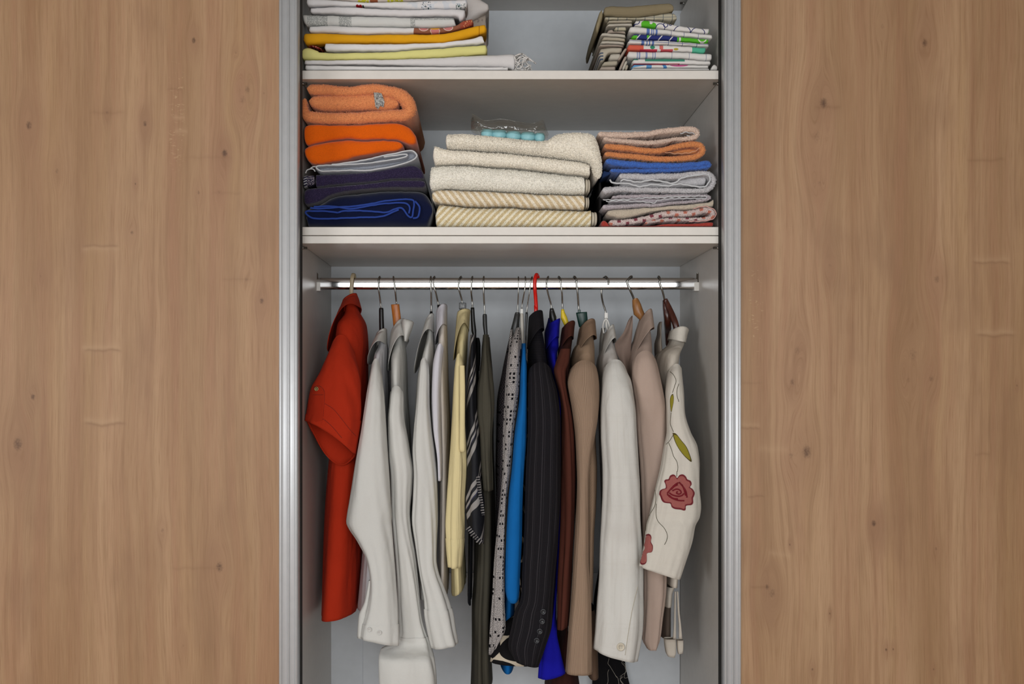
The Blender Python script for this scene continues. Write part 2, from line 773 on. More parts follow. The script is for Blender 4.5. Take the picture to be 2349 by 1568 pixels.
# ------------------------------------------------------------------ shared materials
MT = {}
MT['thread_dark'] = plain('dark thread', '#2a2826', .8)
MT['white_board'] = plain('white laminate', '#c8c4be', .42)
MT['white_edge'] = plain('white edge band', '#dcd7cf', .4)
MT['white_back'] = plain('white back board', '#c0c4c8', .5)
MT['alu'] = plain('brushed aluminium', '#c8cacc', .42, Metallic=.3)
MT['chrome'] = plain('chrome', '#d8d8d8', .07, Metallic=1.0)
MT['steel'] = plain('hook steel', '#8f8d88', .22, Metallic=1.0)
MT['rubber'] = plain('black brush seal', '#191817', .9)
MT['plastic_white'] = plain('white plastic', '#dad8d2', .4)
MT['plastic_black'] = plain('black plastic', '#161616', .38)
MT['plastic_grey'] = plain('charcoal plastic', '#2c2d2d', .4)
MT['plastic_red'] = plain('red plastic', '#d8180e', .32)
MT['plastic_yellow'] = plain('yellow plastic', '#e3c52c', .4)
MT['plastic_green'] = plain('dark green plastic', '#0b322c', .4)
MT['plastic_cream'] = plain('cream plastic', '#a5967a', .45)


def wood_small(name, c1, c2, rough=.4):
    m = Mat(name)
    x, y, z = m.ob()
    g = m.noise((x * 300, y * 40, z * 60), 1, 3)
    return m.out(m.mix(m.ss(g, .3, .7), c1, c2), rough)


MT['wood_orange'] = wood_small('orange varnished wood', '#a9601c', '#c0702a')
MT['wood_light'] = wood_small('light brown wood', '#8a5c31', '#9d6c3d')
MT['wood_dark'] = wood_small('dark brown wood', '#3a1a12', '#4c241a', .3)


def sst(x, lo, hi):
    t = np.clip((x - lo) / (hi - lo), 0, 1)
    return t * t * (3 - 2 * t)


def oak_fields(u, v, knots, marks):
    pull = np.zeros_like(u)
    kn = np.zeros_like(u)
    halo = np.zeros_like(u)
    for (kx, ky, r, st) in knots:
        kx, ky, r = kx / 1000, ky / 1000, r / 1000
        du, dv = u - kx, v - ky
        q = du ** 2 / r ** 2 + dv ** 2 / (r * 1.5) ** 2
        q2 = du ** 2 / (r * 2.2) ** 2 + dv ** 2 / (r * 6) ** 2
        g2 = 1 / (q2 * q2 + 1)
        pull += du * g2 * 1.0
        kn = np.maximum(kn, st / (q * q * 3 + q + 1))
        halo = np.maximum(halo, g2 * st)
    md = np.zeros_like(u)
    ml = np.zeros_like(u)
    for (a, b, w_, h_, dark) in marks:
        a, b, w_, h_ = a / 1000, b / 1000, w_ / 1000, h_ / 1000 * 1.15
        us = np.linspace(a - w_ * 1.2, a + w_ * 1.2, 60)
        jt = np.array([mnoise.noise(Vector((t * 45, 0, b * 50))) * .5 + .15 * mnoise.noise(Vector((t * 160, 3, b * 50))) for t in us]) * .008
        e = (v - b + np.interp(u, us, jt)) / h_
        k = sst(np.abs(u - a), w_, w_ * .7) / (e * e + 1) * abs(dark)
        if dark > 0:
            md = np.maximum(md, k)
        else:
            ml = np.maximum(ml, k)
    return {'pull': pull, 'knot': kn, 'halo': halo, 'crack': md, 'pale_streak': ml}  # last field: lighter streaks of the laminate pattern itself


def oak(name, knots, marks, seams, flx=.405, fly=.26):
    """oak-look laminate; u,v are metres over the door, v downwards"""
    m = Mat(name)
    u, v = m.uv()
    # knots and cracks are worked out per point of the board (see oak_fields) and read here
    def at(nm):
        n = m.node('ShaderNodeAttribute')
        n.attribute_name = nm
        return E(m, n.outputs['Fac'])
    pull, kn, halo, mdark, mlight = at('pull'), at('knot'), at('halo'), at('crack'), at('pale_streak')
    warp = m.noise((u * 3.0, v * 1.1, 1.7), 1, 2) - .5
    uu = u - pull + warp * .05
    board = m.noise((uu * 9, v * .45, 4.0), 1, 2, .55)
    tone = m.noise((uu * 26, v * 1.0, 8.0), 1, 3, .6)
    streak = m.noise((uu * 95, v * 2.2, 2.0), 1, 3, .65)
    pore = m.noise((uu * 620, v * 13, 5.0), 1, 2, .6)
    cath = m.noise((uu * 4.2, v * .55, 12.0), 1, 1, .4)
    rings = ((cath * 34).sin() * .5 + .5)
    rmask = m.ss(m.noise((u * 5, v * .7, 20.0), 1, 1), .5, .66)
    c = m.mix(m.ss(board, .32, .68), '#9b7957', '#b2906e')
    c = m.mix(m.ss(tone, .38, .72) * .6, c, '#9a6f53')
    c = m.mix(m.ss(m.noise((uu * 14, v * .6, 31.0), 1, 2), .52, .75) * .55, c, '#ae8c64')
    c = m.mix(m.ss(streak, .42, .72) * .52, c, '#8b694a')
    c = m.mix(rings * rmask * .36, c, '#8d6846')
    c = m.mix(m.ss(pore, .50, .72) * .42, c, '#86623f')
    c = m.mix(m.ss(pore, .48, .25) * .22, c, '#bb956f')
    fleck = m.noise((u * 60, v * 120, 9.0), 1, 2, .5, 1.5)
    c = m.mix(m.ss(fleck, .60, .70) * .30 * m.ss((u - flx).abs(), .022, .010) * m.ss((v - fly).abs(), .16, .06), c, '#d0b38a')
    blot = m.noise((u * 7, v * 2.6, 41.0), 1, 3, .6)
    c = m.mix(m.ss(blot, .50, .72) * .38, c, '#86644a')
    c = m.mix(halo * .42, c, '#8a6349')
    c = m.mix(mlight * .62, c, '#bd9d7a')
    c = m.mix(mdark * .62, c, '#7b583c')
    for (sx, dark) in seams:
        e = (u - sx / 1000) / .0022
        c = m.mix((1.0 / (e * e + 1.0)) * dark, c, '#8f6a4b')
    nz = m.noise((u * 260, v * 200, 0.0), 1, 3, .6)
    c = m.mix(m.ss(kn * (nz * 1.2 + .3), .22, .9) * .78, c, '#4a3020')
    return m.out(c, .48, bump=pore, bs=.06, bd=.0005, Specular_IOR_Level=.35)


KL = [(65, 287, 11, .8), (332, 283, 7, .8), (444, 92, 7, .95), (515, 351, 9, 1), (567, 205, 11, .6), (302, 533, 6, .7), (600, 690, 8, .8),
      (565, 640, 8, .5), (40, 1018, 17, .75), (75, 910, 8, .8), (455, 441, 6, .6), (503, 1300, 13, .75), (556, 228, 14, .5), (245, 258, 5, .6),
      (372, 1216, 6, .6), (310, 421, 3, .9), (130, 392, 8, .55), (92, 633, 4, .6), (540, 120, 4, .6), (605, 213, 4, .6), (502, 440, 6, .5), (420, 1480, 5, .5)]
ML = [(230, 563, 46, 2.2, .75), (230, 568, 50, 5, -.5), (235, 803, 48, 2.2, .8), (230, 797, 50, 6, -.6), (240, 973, 54, 2.4, .8), (235, 966, 50, 6, -.55),
      (400, 205, 20, 1.6, .5), (245, 258, 45, 3, .4), (410, 270, 16, 3, -.5), (415, 300, 18, 4, -.5), (545, 640, 40, 2, .4), (520, 443, 40, 2, .35), (480, 360, 60, 3, .3), (445, 1303, 60, 2.5, .4)]
KR = [(1890, 236, 13, .85), (1874, 312, 20, .45), (1851, 1036, 16, .8), (1815, 1045, 12, .5), (2095, 812, 20, .5), (2137, 868, 9, .6), (2005, 1200, 8, .9), (2148, 1258, 5, .6),
      (1813, 1249, 3, .9), (2122, 98, 11, .75), (1772, 1360, 14, .55), (2034, 1490, 4, .95), (2050, 1489, 3, .9), (2150, 640, 11, .6), (1904, 1407, 3, .9), (2085, 872, 9, .5),
      (1830, 803, 12, .5), (1818, 876, 10, .6), (1905, 610, 9, .45), (1760, 1346, 7, .7), (1864, 1535, 4, .8), (2025, 60, 8, .5), (2334, 884, 3, .8), (2143, 1535, 3, .8), (1880, 420, 8, .5)]
MR = [(2275, 602, 48, 2.2, .75), (2275, 596, 50, 6, -.5), (2285, 770, 50, 2.4, .75), (2285, 762, 50, 6, -.55), (2262, 366, 48, 2.2, .6), (1722, 982, 24, 1.8, .75), (1722, 975, 26, 4, -.4),
      (1735, 1138, 22, 1.6, .75), (1745, 1348, 26, 1.8, .6), (1775, 1030, 40, 8, -.4), (1790, 1270, 30, 5, -.4), (2255, 1042, 20, 2.5, .5), (1725, 878, 26, 2, .4), (1900, 245, 34, 3, .5)]
MT['oak_l'] = oak('oak laminate of the first door', KL, ML, [(181, .35), (428, .2)])
MT['oak_r'] = oak('oak laminate of the second door', KR, MR, [(2232, .35), (1752, .2)], 1.735, .7)

# ------------------------------------------------------------------ room
mf = Mat('brown parquet')
x_, y_, z_ = mf.ob()
pl_ = (x_ * 8).floor()
g_ = mf.noise((x_ * 90, y_ * 4, pl_ * 3.1), 1, 3)
t_ = mf.noise((pl_ * 7.3, (y_ * 1.1 + pl_ * .37).floor() * 3.3, 0.0), 1, 0)
gap_ = ((x_ * 8).frac() < .03)
MT['floor'] = mf.out(mf.mix(gap_, mf.mix(g_ * .5 + t_ * .5, '#7a5638', '#a98258'), '#33241a'), .35)
MT['wall'] = plain('warm white wall paint', '#d8d4cd', .9)
MT['ceil'] = plain('white ceiling paint', '#dedcd8', .9)


def sbox(name, x0, x1, y0, y1, z0, z1, mat):
    return struct(pbox(name, x0, x1, y0, y1, z0, z1, mat, None, 0))


sbox('floor', -3.2, 3.4, -5.2, .72, -.1, 0, MT['floor'])
sbox('wall_back', -3.2, 3.4, .62, .72, .001, 2.75, MT['wall'])
sbox('ceiling', -3.2, 3.4, -5.2, .72, 2.751, 2.85, MT['ceil'])

# ------------------------------------------------------------------ wardrobe
XL, XR = Xw(688), Xw(1654)
WX0, WX1 = -1.42, 1.58
YB = .54
wr = thing('sliding_wardrobe', 'built-in wardrobe with oak-look sliding doors pushed apart to show white shelves', 'wardrobe', (0.08, .25, 0))
T_ = .018
WB, WE = MT['white_board'], MT['white_edge']
pbox('side_panel', XL - T_, XL, 0, YB, .08, 2.46, WB, wr)
pbox('side_panel', XR, XR + T_, 0, YB, .08, 2.46, WB, wr)
pbox('side_panel', WX0, WX0 + T_, -.11, YB, .0005, 2.5, WB, wr)
pbox('side_panel', WX1 - T_, WX1, -.11, YB, .0005, 2.5, WB, wr)
pbox('top_panel', WX0 + T_, WX1 - T_, -.11, YB, 2.47, 2.5, WB, wr)
pbox('plinth', WX0 + T_, WX1 - T_, -.08, YB, .0005, .07, WB, wr)
bk = MB()
bk.add(*boxvf(WX0 + T_, WX1 - T_, YB, YB + .008, .07, 2.47))
bk.build('back_panel', MT['white_back'], wr, False)
sx_ = Xw(833, YB)
pbox('lower_back_panel', sx_, XR - .001, YB - .006, YB - .001, .1, Zw(1312, YB), MT['white_back'], wr, .0008)


def shelf(p0, p1, y0=.0015):
    return pbox('shelf', XL + .0008, XR - .0008, y0, YB - .002, Zw(p1), Zw(p0), WE, wr, .0012)


shelf(161, 181)
shelf(520, 539.2)
shelf(540.6, 558)
shelf(-174, -154)
pbox('shelf', XL + .0008, XR - .0008, .0015, YB - .002, .09, .108, WE, wr, .0012)


def pin(px, py, y, sgn):
    x = XL if sgn > 0 else XR
    z = Zw(py, y)
    v, f = tubevf([(x, y, z), (x + sgn * .004, y, z), (x + sgn * .012, y, z)], .0030, 10)
    mesh('shelf_pin', v, f, MT['steel'], wr)


for (py, y) in ((192.4, .03), (568.5, .03), (7.5, .47), (-141, .03)):
    pin(0, py, y, 1)
    pin(0, py, y, -1)

# clothes rail
RY = .275
rz0, rz1 = Zw(664, RY), Zw(637, RY)
rc = (rz0 + rz1) / 2
rh = (rz1 - rz0) / 2
prof = []
for j in range(32):
    a = 2 * math.pi * j / 32
    c_, s_ = math.cos(a), math.sin(a)
    prof.append((.0075 * math.copysign(abs(c_) ** .75, c_) if False else .0075 * c_, math.copysign(rh - .0075, s_) * (1 if abs(s_) > 1e-6 else 0) + .0075 * s_))
rx0, rx1 = Xw(728, RY), Xw(1599, RY)
V, F = [], []
N_ = 40
for i in range(N_):
    x = rx0 + (rx1 - rx0) * i / (N_ - 1)
    for (a, b) in prof:
        V.append((x, RY + a, rc + b))
F = grid_faces(N_, 32, True)
rail = mesh('clothes_rail', V, F, MT['chrome'], wr)
for p in rail.data.polygons:
    p.use_smooth = True
for (xx, sg) in ((rx0, 1), (rx1, -1)):
    b_ = MB()
    b_.add(*boxvf(min(xx - sg * .006, xx + sg * .009), max(xx - sg * .006, xx + sg * .009), RY - .011, RY + .011, rz0 - .004, rz0 + .018, .001))
    b_.build('rail_bracket', MT['plastic_white'], rail, False)
    zt = Zw(625, RY)
    b_ = MB()
    v, f = tubevf([(xx - sg * .001, RY - .004, rz0 + .016), (xx - sg * .001, RY - .004, zt - .004), (xx - sg * .001, RY - .004, zt)], [.0035, .0035, .0012], 10)
    b_.add(v, f)
    b_.build('rail_screw', MT['steel'], rail)


def profile_vf(x0, x1, yb, yf, z0, z1):
    """fluted aluminium edge, section in x,y swept up in z"""
    key = [(0, 0), (.02, .8), (.06, 1), (.13, 1), (.2, .45), (.3, .25), (.42, .3), (.47, .95), (.53, 1), (.58, .35), (.7, .2), (.82, .35), (.86, .95), (.93, 1), (.97, .75), (1, 0)]
    q = np.linspace(0, 1, 70)
    d = np.interp(q, [k[0] for k in key], [k[1] for k in key])
    ker = np.array([.25, .5, .25])
    d = np.convolve(np.pad(d, 1, 'edge'), ker, 'valid')
    front = [(x0 + (x1 - x0) * a, yf + .006 - .006 * b) for a, b in zip(q, d)]
    loop = front + [(x1, yb), (x0, yb)]
    n = len(loop)
    V = [(a, b, z0) for a, b in loop] + [(a, b, z1) for a, b in loop]
    F = [(i, (i + 1) % n, n + (i + 1) % n, n + i) for i in range(n)]
    F += [tuple(range(n))[::-1], tuple(range(n, 2 * n))]
    return V, F


def door(px0, px1, yf, mat, pin_, pout, lab, seal_left, knots, marks):
    """sliding door; px0..px1 board outline, pin_ = inner aluminium edge, pout = outer one"""
    yb = yf + .022
    x0, x1 = Xw(px0, yf), Xw(px1, yf)
    z0, z1 = .075, 2.462
    k = D0 * 1000 / (D0 + yf)
    v, f = boxvf(x0, x1, yf + .0026, yb, z0, z1)
    vis = (max(px0, -20), min(px1, 2370))
    gx = np.unique(np.concatenate([np.linspace(px0, vis[0], 8), np.arange(vis[0], vis[1], 3.3), np.linspace(vis[1], px1, 8)]))
    pz0, pz1 = CY - (z1 - ZH) * k, CY - (z0 - ZH) * k
    gz = np.unique(np.concatenate([np.linspace(pz0, -20, 20), np.arange(-20, 1590, 2.2), np.linspace(1590, pz1, 30)]))
    GX, GZ = np.meshgrid(gx, gz, indexing='ij')
    gv = np.stack([(GX.ravel() - CX) / k, np.full(GX.size, yf + .002), ZH + (CY - GZ.ravel()) / k], 1)
    nx_, nz_ = len(gx), len(gz)
    I = (np.arange(nx_ - 1)[:, None] * nz_ + np.arange(nz_ - 1)[None, :]).ravel()
    gf = np.stack([I, I + 1, I + nz_ + 1, I + nz_], 1) + len(v)
    allv = np.vstack([np.array(v), gv])
    uvs = np.stack([(allv[:, 0] * k + CX) / 1000, (CY - (allv[:, 2] - ZH) * k) / 1000], 1)
    o = mesh('sliding_door', allv, list(f) + gf.tolist(), mat, wr, uvs, False)
    for nm_, val in oak_fields(uvs[:, 0], uvs[:, 1], knots, marks).items():
        at_ = o.data.attributes.new(nm_, 'FLOAT', 'POINT')
        at_.data.foreach_set('value', val.astype(np.float32))
    o['label'] = lab
    for (a, b) in (pin_, pout):
        V, F = profile_vf(Xw(a, yf), Xw(b, yf), yb + .004, yf - .006, z0, z1)
        e = mesh('edge_profile', V, F, MT['alu'], o, [(p[0], p[2]) for p in V])
        e['label'] = 'fluted aluminium edge'
    xi = Xw(pin_[0], yf) if seal_left else Xw(pin_[1], yf)
    a, b = (xi - .0012, xi + .012) if seal_left else (xi - .012, xi + .0012)
    pbox('brush_seal', a, b, yb + .0045, yb + .03, z0, z1, MT['rubber'], o, 0)


door(-330, 640, -.096, MT['oak_l'], (640, 684), (-374, -330), 'oak-look sliding door pushed left', False, KL, ML)
door(1700, 2680, -.05, MT['oak_r'], (1660, 1700), (2680, 2722), 'oak-look sliding door pushed right', True, KR, MR)

# ------------------------------------------------------------------ upper shelf, stack of table linen
def over(*layers):
    """layers of (mask function, colour) painted on a cloth in order"""
    def fn(m, u, v, c):
        for mk, col in layers:
            c = m.mix(mk(m, u, v), c, col)
        return c
    return fn


G_TL = 'folded table linen on the upper shelf'
ys = .016


def linen(name, top, bot, mat, label, y0=ys, y1=.094, **kw):
    kw.setdefault('step', 3.5)
    kw.setdefault('rl', 5)
    kw.setdefault('rr', 5)
    o = slab(name, top, bot, y0, y1, mat, None, **kw)
    return tag(o, label, 'tablecloth', G_TL)


def lace_fn(m, u, v, c):
    n = m.voro((u * 420, v * 420, 0.0), 1)
    hole = m.ss(n, .28, .5)
    band = box(m, u, v, .704, .751).max(box(m, u, v, .777, .806)).max(box(m, u, v, .941, .952))
    rag = box(m, u, v, .952, 1.06, -99, .0455 + 0)
    return m.mix(hole * band.max(rag) * .75, c, '#8f928f')


def cherry_fn(m, u, v, c):
    c = m.mix(ell(m, u, v, .8195, .0143, .0042, .0042).max(ell(m, u, v, .8265, .0145, .004, .004)), c, '#97161f')
    c = m.mix(ell(m, u, v, .8325, .0150, .0022, .0035), c, '#20332a')
    n = m.noise((u * 330, v * 330, 2.0), 1, 1, .4, 1.0)
    c = m.mix((n > .6) * box(m, u, v, .966, .990), c, '#1d3c4a')
    c = m.mix((n > .55) * box(m, u, v, 1.046, 1.068, .008), c, '#1f4636')
    n2 = m.noise((u * 60, v * 60, 6.0), 1, 1)
    return m.mix(m.ss(n2, .5, .6) * box(m, u, v, .93, 1.08) * .35, c, '#b9c9d8')


def yflower_fn(m, u, v, c):
    n = m.noise((u * 240, v * 240, 2.0), 1, 1, .4, .5)
    a = box(m, u, v, .818, .845).max(box(m, u, v, .888, .925)) * box(m, u, v, 0, 9, -.012, .008)
    c = m.mix(a * (n > .4), c, '#c9c23c')
    b = box(m, u, v, .848, .866) * (v > -.01)
    return m.mix(b, c, '#9a5a3c')


def floral_fn(m, u, v, c):
    zone = (u + (v - .066) * .15) > .9495
    c = m.mix(zone, c, '#8e5a44')
    for (a, b) in ((.972, .064), (1.028, .063), (.998, .0705)):
        c = m.mix(zone * ell(m, u, v, a, b, .0112, .0072), c, '#e3d3c4')
        c = m.mix(zone * ell(m, u, v, a, b, .0100, .0062), c, '#c77d78')
    c = m.mix(zone * ell(m, u, v, .9975, .0625, .0125, .0055), c, '#dc9a2c')
    n = m.noise((u * 300, v * 300, 0.0), 1, 1)
    c = m.mix((u > 1.062) * (n > .62), c, '#dba072')
    return m.mix((u > 1.056) * (n < .6), c, '#a04c38')


WHT = '#dcd9d7'
linen('tablecloth', [(697, 148), (904, 152), (1145, 153), (1158, 154)], [(699, 160.2), (904, 160.2), (1145, 160.2), (1158, 160.2)],
      cloth('white table linen', WHT), 'thin white folded tablecloth at the very bottom of the upper shelf linen stack')
b_ = linen('fringed_tablecloth', [(696, 137), (838, 136), (983, 132), (1089, 125), (1183, 121)], [(697, 147.2), (851, 147.2), (983, 150), (1145, 152), (1183, 160)],
           cloth('off-white table linen', '#d6d3d2'), 'long white folded tablecloth with fringe tassels hanging at its end', rr=3)
fr = MB()
for k in range(17):
    x, y = 1183, random.uniform(124, 159)
    P = [(x, y)]
    a = random.uniform(-.9, .9)
    for j in range(7):
        a += random.uniform(-1.5, 1.5)
        x = min(1234, x + 7 * abs(math.cos(a)) + random.uniform(-5, 5))
        y = max(124 + max(0, (x - 1200)) * .75, min(159.5, y + 8 * math.sin(a)))
        P.append((x, y))
    dep = random.uniform(.016, .05)
    pts = [W(p[0], p[1], dep + .004 * math.sin(i)) for i, p in enumerate(cat(P, 2.5))]
    v, f = tubevf(pts, .0017, 6)
    fr.add(v, f)
fr.build('fringe', cloth('white fringe yarn', '#d9d6d2'), b_)
linen('tablecloth', [(689, 113), (706, 107), (727, 114), (746, 119), (878, 118), (1010, 108.5), (1118, 100.6)], [(690, 130), (706, 135), (825, 135.2), (983, 131), (1118, 121.5)],
      cloth('pale yellow linen', '#ddd88b', var=.18), 'pale lemon yellow folded tablecloth above the fringed white one', rl=9)
e_ = linen('tablecloth', [(743, 97), (759, 97.5), (878, 99.5), (983, 97.6), (1075, 88.6), (1104, 80), (1109, 94)], [(743, 115), (825, 115), (904, 114.6), (1036, 104.4), (1106, 98.4), (1109, 97)],
           cloth('bright white cotton', '#e2e0e0'), 'bright white folded cloth between the lemon and the orange-yellow tablecloths')
sl = slab('printed_corner', [(706, 104.6), (716, 104), (727, 106), (741, 114)], [(706, 105), (716, 106), (727, 110), (741, 114.4)], .03, .09,
          cloth('red flowered print', '#a5262a', over((lambda m, u, v: m.noise((u * 300, v * 300, 0.0), 1, 1) > .56, '#d6b0a4'))), e_)
sl['label'] = 'red printed corner'
linen('tablecloth', [(692, 75), (719, 73.5), (825, 77.4), (957, 77.4), (1036, 71.8), (1089, 57.6), (1116, 54)], [(697, 102), (719, 98.6), (798, 96), (904, 97), (1010, 95), (1062, 87), (1104, 76), (1117, 73.5)],
      cloth('orange yellow linen', '#e0a21a', over((lambda m, u, v: box(m, u, v, 1.098, 1.1005), '#b97c12')), var=.22), 'orange-yellow folded tablecloth with its end curving upward', rl=9)
linen('tablecloth', [(707, 59.4), (772, 57.8), (904, 62.4), (949, 62.8), (1036, 60), (1062, 47.5), (1086, 41)], [(707, 72), (825, 75.6), (951, 76), (1036, 70), (1086, 55.5)],
      cloth('white linen with flower border', WHT, floral_fn), 'white folded tablecloth with a brown and pink flower border')
linen('tablecloth', [(691, 34), (703, 31), (798, 34.2), (944, 38), (1033, 38), (1038, 46)], [(699, 58), (798, 57.6), (944, 61), (1040, 58.6), (1041, 58)],
      cloth('grey white lace linen', '#cfcfcb', lace_fn), 'greyish white folded tablecloth with lace bands')
linen('tablecloth', [(709, 17), (798, 14), (904, 20.4), (1036, 18.6), (1070, 21)], [(711, 28), (772, 30), (904, 35.6), (1036, 35.4), (1054, 45), (1065, 45)],
      cloth('plain white cotton', '#d9d6d6'), 'plain white folded tablecloth resting on the lace one')
linen('tablecloth', [(700, -6), (825, 3.4), (930, 2), (1073, -4)], [(703, 12), (825, 13), (930, 18.6), (1073, 17.2)],
      cloth('white linen with cherries', '#dddbdb', cherry_fn), 'white folded tablecloth printed with small red cherries and dark leaves')
linen('tablecloth', [(698, -26), (825, -26), (930, -25), (1060, -25)], [(700, -9), (825, 1.4), (930, -.4), (1060, -6.5)],
      cloth('white linen with yellow flowers', '#d4c9bf', yflower_fn), 'white cloth with yellow flowers topmost on the linen stack', rl=8)

# white cloth in a clear bag leaning behind the linen
t = thing('bagged_pillowcase', 'white cloth in a clear plastic bag sticking up beside the linen stack', 'pillowcase', W(1090, 160, .3))
slab('pillowcase', [(1058, -30), (1098, -8), (1123, 11)], [(1058, 60), (1095, 34), (1121, 22)], .10, .40,
     cloth('soft white pillowcase', '#d3cdc9'), t, rl=2, rr=4, step=4)
slab('shaded_fold', [(1058, 61), (1090, 38), (1118, 24)], [(1058, 186), (1090, 186), (1117, 186)], .11, .40,
     cloth('white cloth with brown shade and grey print', '#a89c90', over((lambda m, u, v: m.noise((u * 120, v * 120, 0.0), 1, 2) > .6, '#8a7f78'))), t, rl=2, rr=4, step=4)  # lower part of the white cloth, its brown shading put into the colour
mg = Mat('clear plastic film')
MT['film'] = mg.out('#f2f2ee', .12, None, Transmission_Weight=0.0, Alpha=.16, Specular_IOR_Level=.8)
fl = MB()
pt = [W(1121.5, 9, .098), W(1121, 60, .098), W(1119, 108, .098), W(1119, 150, .098)]
bk_ = [(p[0] + .002, .38, p[2]) for p in pt]
fl.add(pt + bk_, [(0, 1, 5, 4), (1, 2, 6, 5), (2, 3, 7, 6)])
fl.build('bag_film', MT['film'], t, False)

# ------------------------------------------------------------------ upper shelf, kitchen towels
G_KT = 'folded beige kitchen towels stacked at the back'
KH = '#8d8166'


def towel_check(m, u, v, c):
    l1 = (u * 48).frac() < .08
    l2 = (v * 130).frac() < .16
    return m.mix(l1.max(l2) * .8, c, '#4a5560')


def kt(top, bot, mat, label, y0=.03, y1=.34, **kw):
    kw.setdefault('step', 3)
    kw.setdefault('rl', 4)
    kw.setdefault('rr', 3)
    return tag(slab('kitchen_towel', top, bot, y0, y1, mat, None, **kw), label, 'kitchen towel', G_KT)


m1 = kt([(1385, 20), (1397, 13), (1456, 11.5), (1524, 5.5), (1540, 7), (1547, 16)], [(1386, 35), (1456, 38.4), (1515, 31.6), (1540, 25.4), (1547, 21)],
        cloth('khaki ribbed cotton', KH, over((lambda m, u, v: (v * 620).frac() < .35, '#7a6f57')), bs=.5), 'khaki ribbed kitchen towel topmost on the beige towel stack', rr=5)
dr = slab('hanging_fold', [(1369, 52), (1376, 26), (1384.3, 19.5)], [(1366.5, 66), (1372, 73), (1384, 38)], .036, .30, cloth('khaki ribbed cotton in the fold', '#8f8468'), m1, rl=1, rr=1)
MT['chk'] = cloth('beige checked linen', '#b5ae98', towel_check)
MT['bei'] = cloth('beige linen', '#aaa18f')
MT['bei2'] = cloth('warm beige linen', '#a3968a')
MT['bei3'] = cloth('pale beige linen', '#b9b3a6')
kt([(1385, 38), (1456, 40.6), (1500, 35), (1541, 27.4), (1554, 38)], [(1393, 44.8), (1456, 44.6), (1500, 45), (1540, 46), (1554, 42)], MT['chk'], 'dark-checked beige towel directly under the khaki one')
kt([(1394, 46.6), (1430, 46.2), (1452.5, 46.2)], [(1394, 52), (1430, 52.4), (1452.5, 51.4)], MT['bei'], 'plain beige towel under the dark-checked one, beside the green-blob tea towel')
kt([(1395, 53.6), (1425, 54), (1452.5, 53)], [(1389, 60), (1420, 60), (1452, 59.6)], MT['bei3'], 'pale beige towel with thin ridge, third below the khaki roll')
kt([(1409, 61.6), (1430, 61.2), (1438.5, 61.2)], [(1411, 69.6), (1430, 70.4), (1438, 70)], MT['chk'], 'short checked towel tucked between plain beige towels')
rows_ = [(1394, 66, 1399, 74.6, 78.6), (1377, 75.6, 1436, 80.4, 88.6), (1384, 85.0, 1436, 90, 96.6), (1382, 93.2, 1434, 98.2, 102.0), (1374, 101.0, 1432, 103.6, 106.0)]
labs = ['beige towel with a rolled edge, just under the short checked one', 'light towel with looped edges midway down the beige stack', 'beige towel whose folded loops point away from the printed stack, below the light looped one',
        'greyish beige towel above the thick blue-striped one', 'thin beige towel lying directly on the thick blue-striped one']
mm_ = [MT['bei2'], MT['bei3'], MT['bei'], MT['bei3'], MT['bei2']]
pts_ = [([(1393, 69), (1405, 66.5), (1408, 71.6), (1437, 72)], [(1393, 75), (1405, 74.4), (1420, 75.4), (1437, 78)]),
        ([(1378, 75), (1390, 73.6), (1405, 76), (1437, 79.6)], [(1378, 82), (1390, 81.4), (1405, 83), (1437, 86.6)]),
        ([(1382, 83.6), (1395, 83.4), (1410, 85), (1436, 88.4)], [(1382, 91.4), (1395, 91.4), (1410, 92.4), (1436, 94.6)]),
        ([(1378, 93), (1395, 93), (1410, 94), (1434, 96.4)], [(1378, 99.8), (1395, 99.8), (1410, 100.6), (1434, 102.4)]),
        ([(1374, 101.4), (1395, 101.6), (1410, 102.2), (1432, 104)], [(1374, 106.6), (1395, 106.6), (1410, 106.8), (1432, 107.4)])]
for i in range(5):
    kt(pts_[i][0], pts_[i][1], mm_[i], labs[i])
kt([(1375, 109), (1382, 108.4), (1400, 108.4), (1430, 109)], [(1374, 138), (1385, 139), (1397, 123), (1426, 120.6)],
   cloth('beige linen with blue stripes', '#b1a999', over((lambda m, u, v: (v > .118) * ((v * 150).frac() < .5) * (u < 1.384), '#4d586b'))), 'thick beige towel with dark blue stripes at its side', rl=6)
kt([(1398, 125), (1410, 122.4), (1426, 122.4)], [(1397, 137), (1412, 137), (1424, 135)], MT['bei3'], 'small beige towel with a rounded fold low in the beige stack')
kt([(1384, 140.4), (1400, 139), (1420, 138.6)], [(1380, 150), (1395, 150), (1416, 149.6)], MT['bei'], 'beige towel with cross-stitched edge second from the shelf',)
kt([(1376, 152), (1395, 151.8), (1414, 151.4)], [(1376, 160.2), (1395, 160.2), (1413, 160.2)], MT['bei2'], 'taupe towel lying directly on the shelf at the bottom of the beige stack')
diag = [[(1422, 160), (1428, 146), (1437, 128)], [(1429, 160), (1434, 148), (1438.5, 138)], [(1436, 160), (1438, 153), (1440, 147)]]
dl = ['beige towel standing on edge, leaning nearest the beige stack', 'beige towel standing on edge between two others', 'shortest beige towel standing on edge against the printed tea towels']
for i, p in enumerate(diag):
    tag(ribbon('kitchen_towel', p, 5.6, .028, .3, mm_[i], None, wob=.001), dl[i], 'kitchen towel', 'beige towels standing on edge')
tag(ribbon('kitchen_towel', [(1419, 137), (1426, 127), (1433, 116), (1438, 110)], 5, .026, .3, MT['bei2'], None, wob=.001), 'beige towel standing on edge high beside the blue-striped one', 'kitchen towel', 'beige towels standing on edge')

G_TT = 'folded printed tea towels at the front'


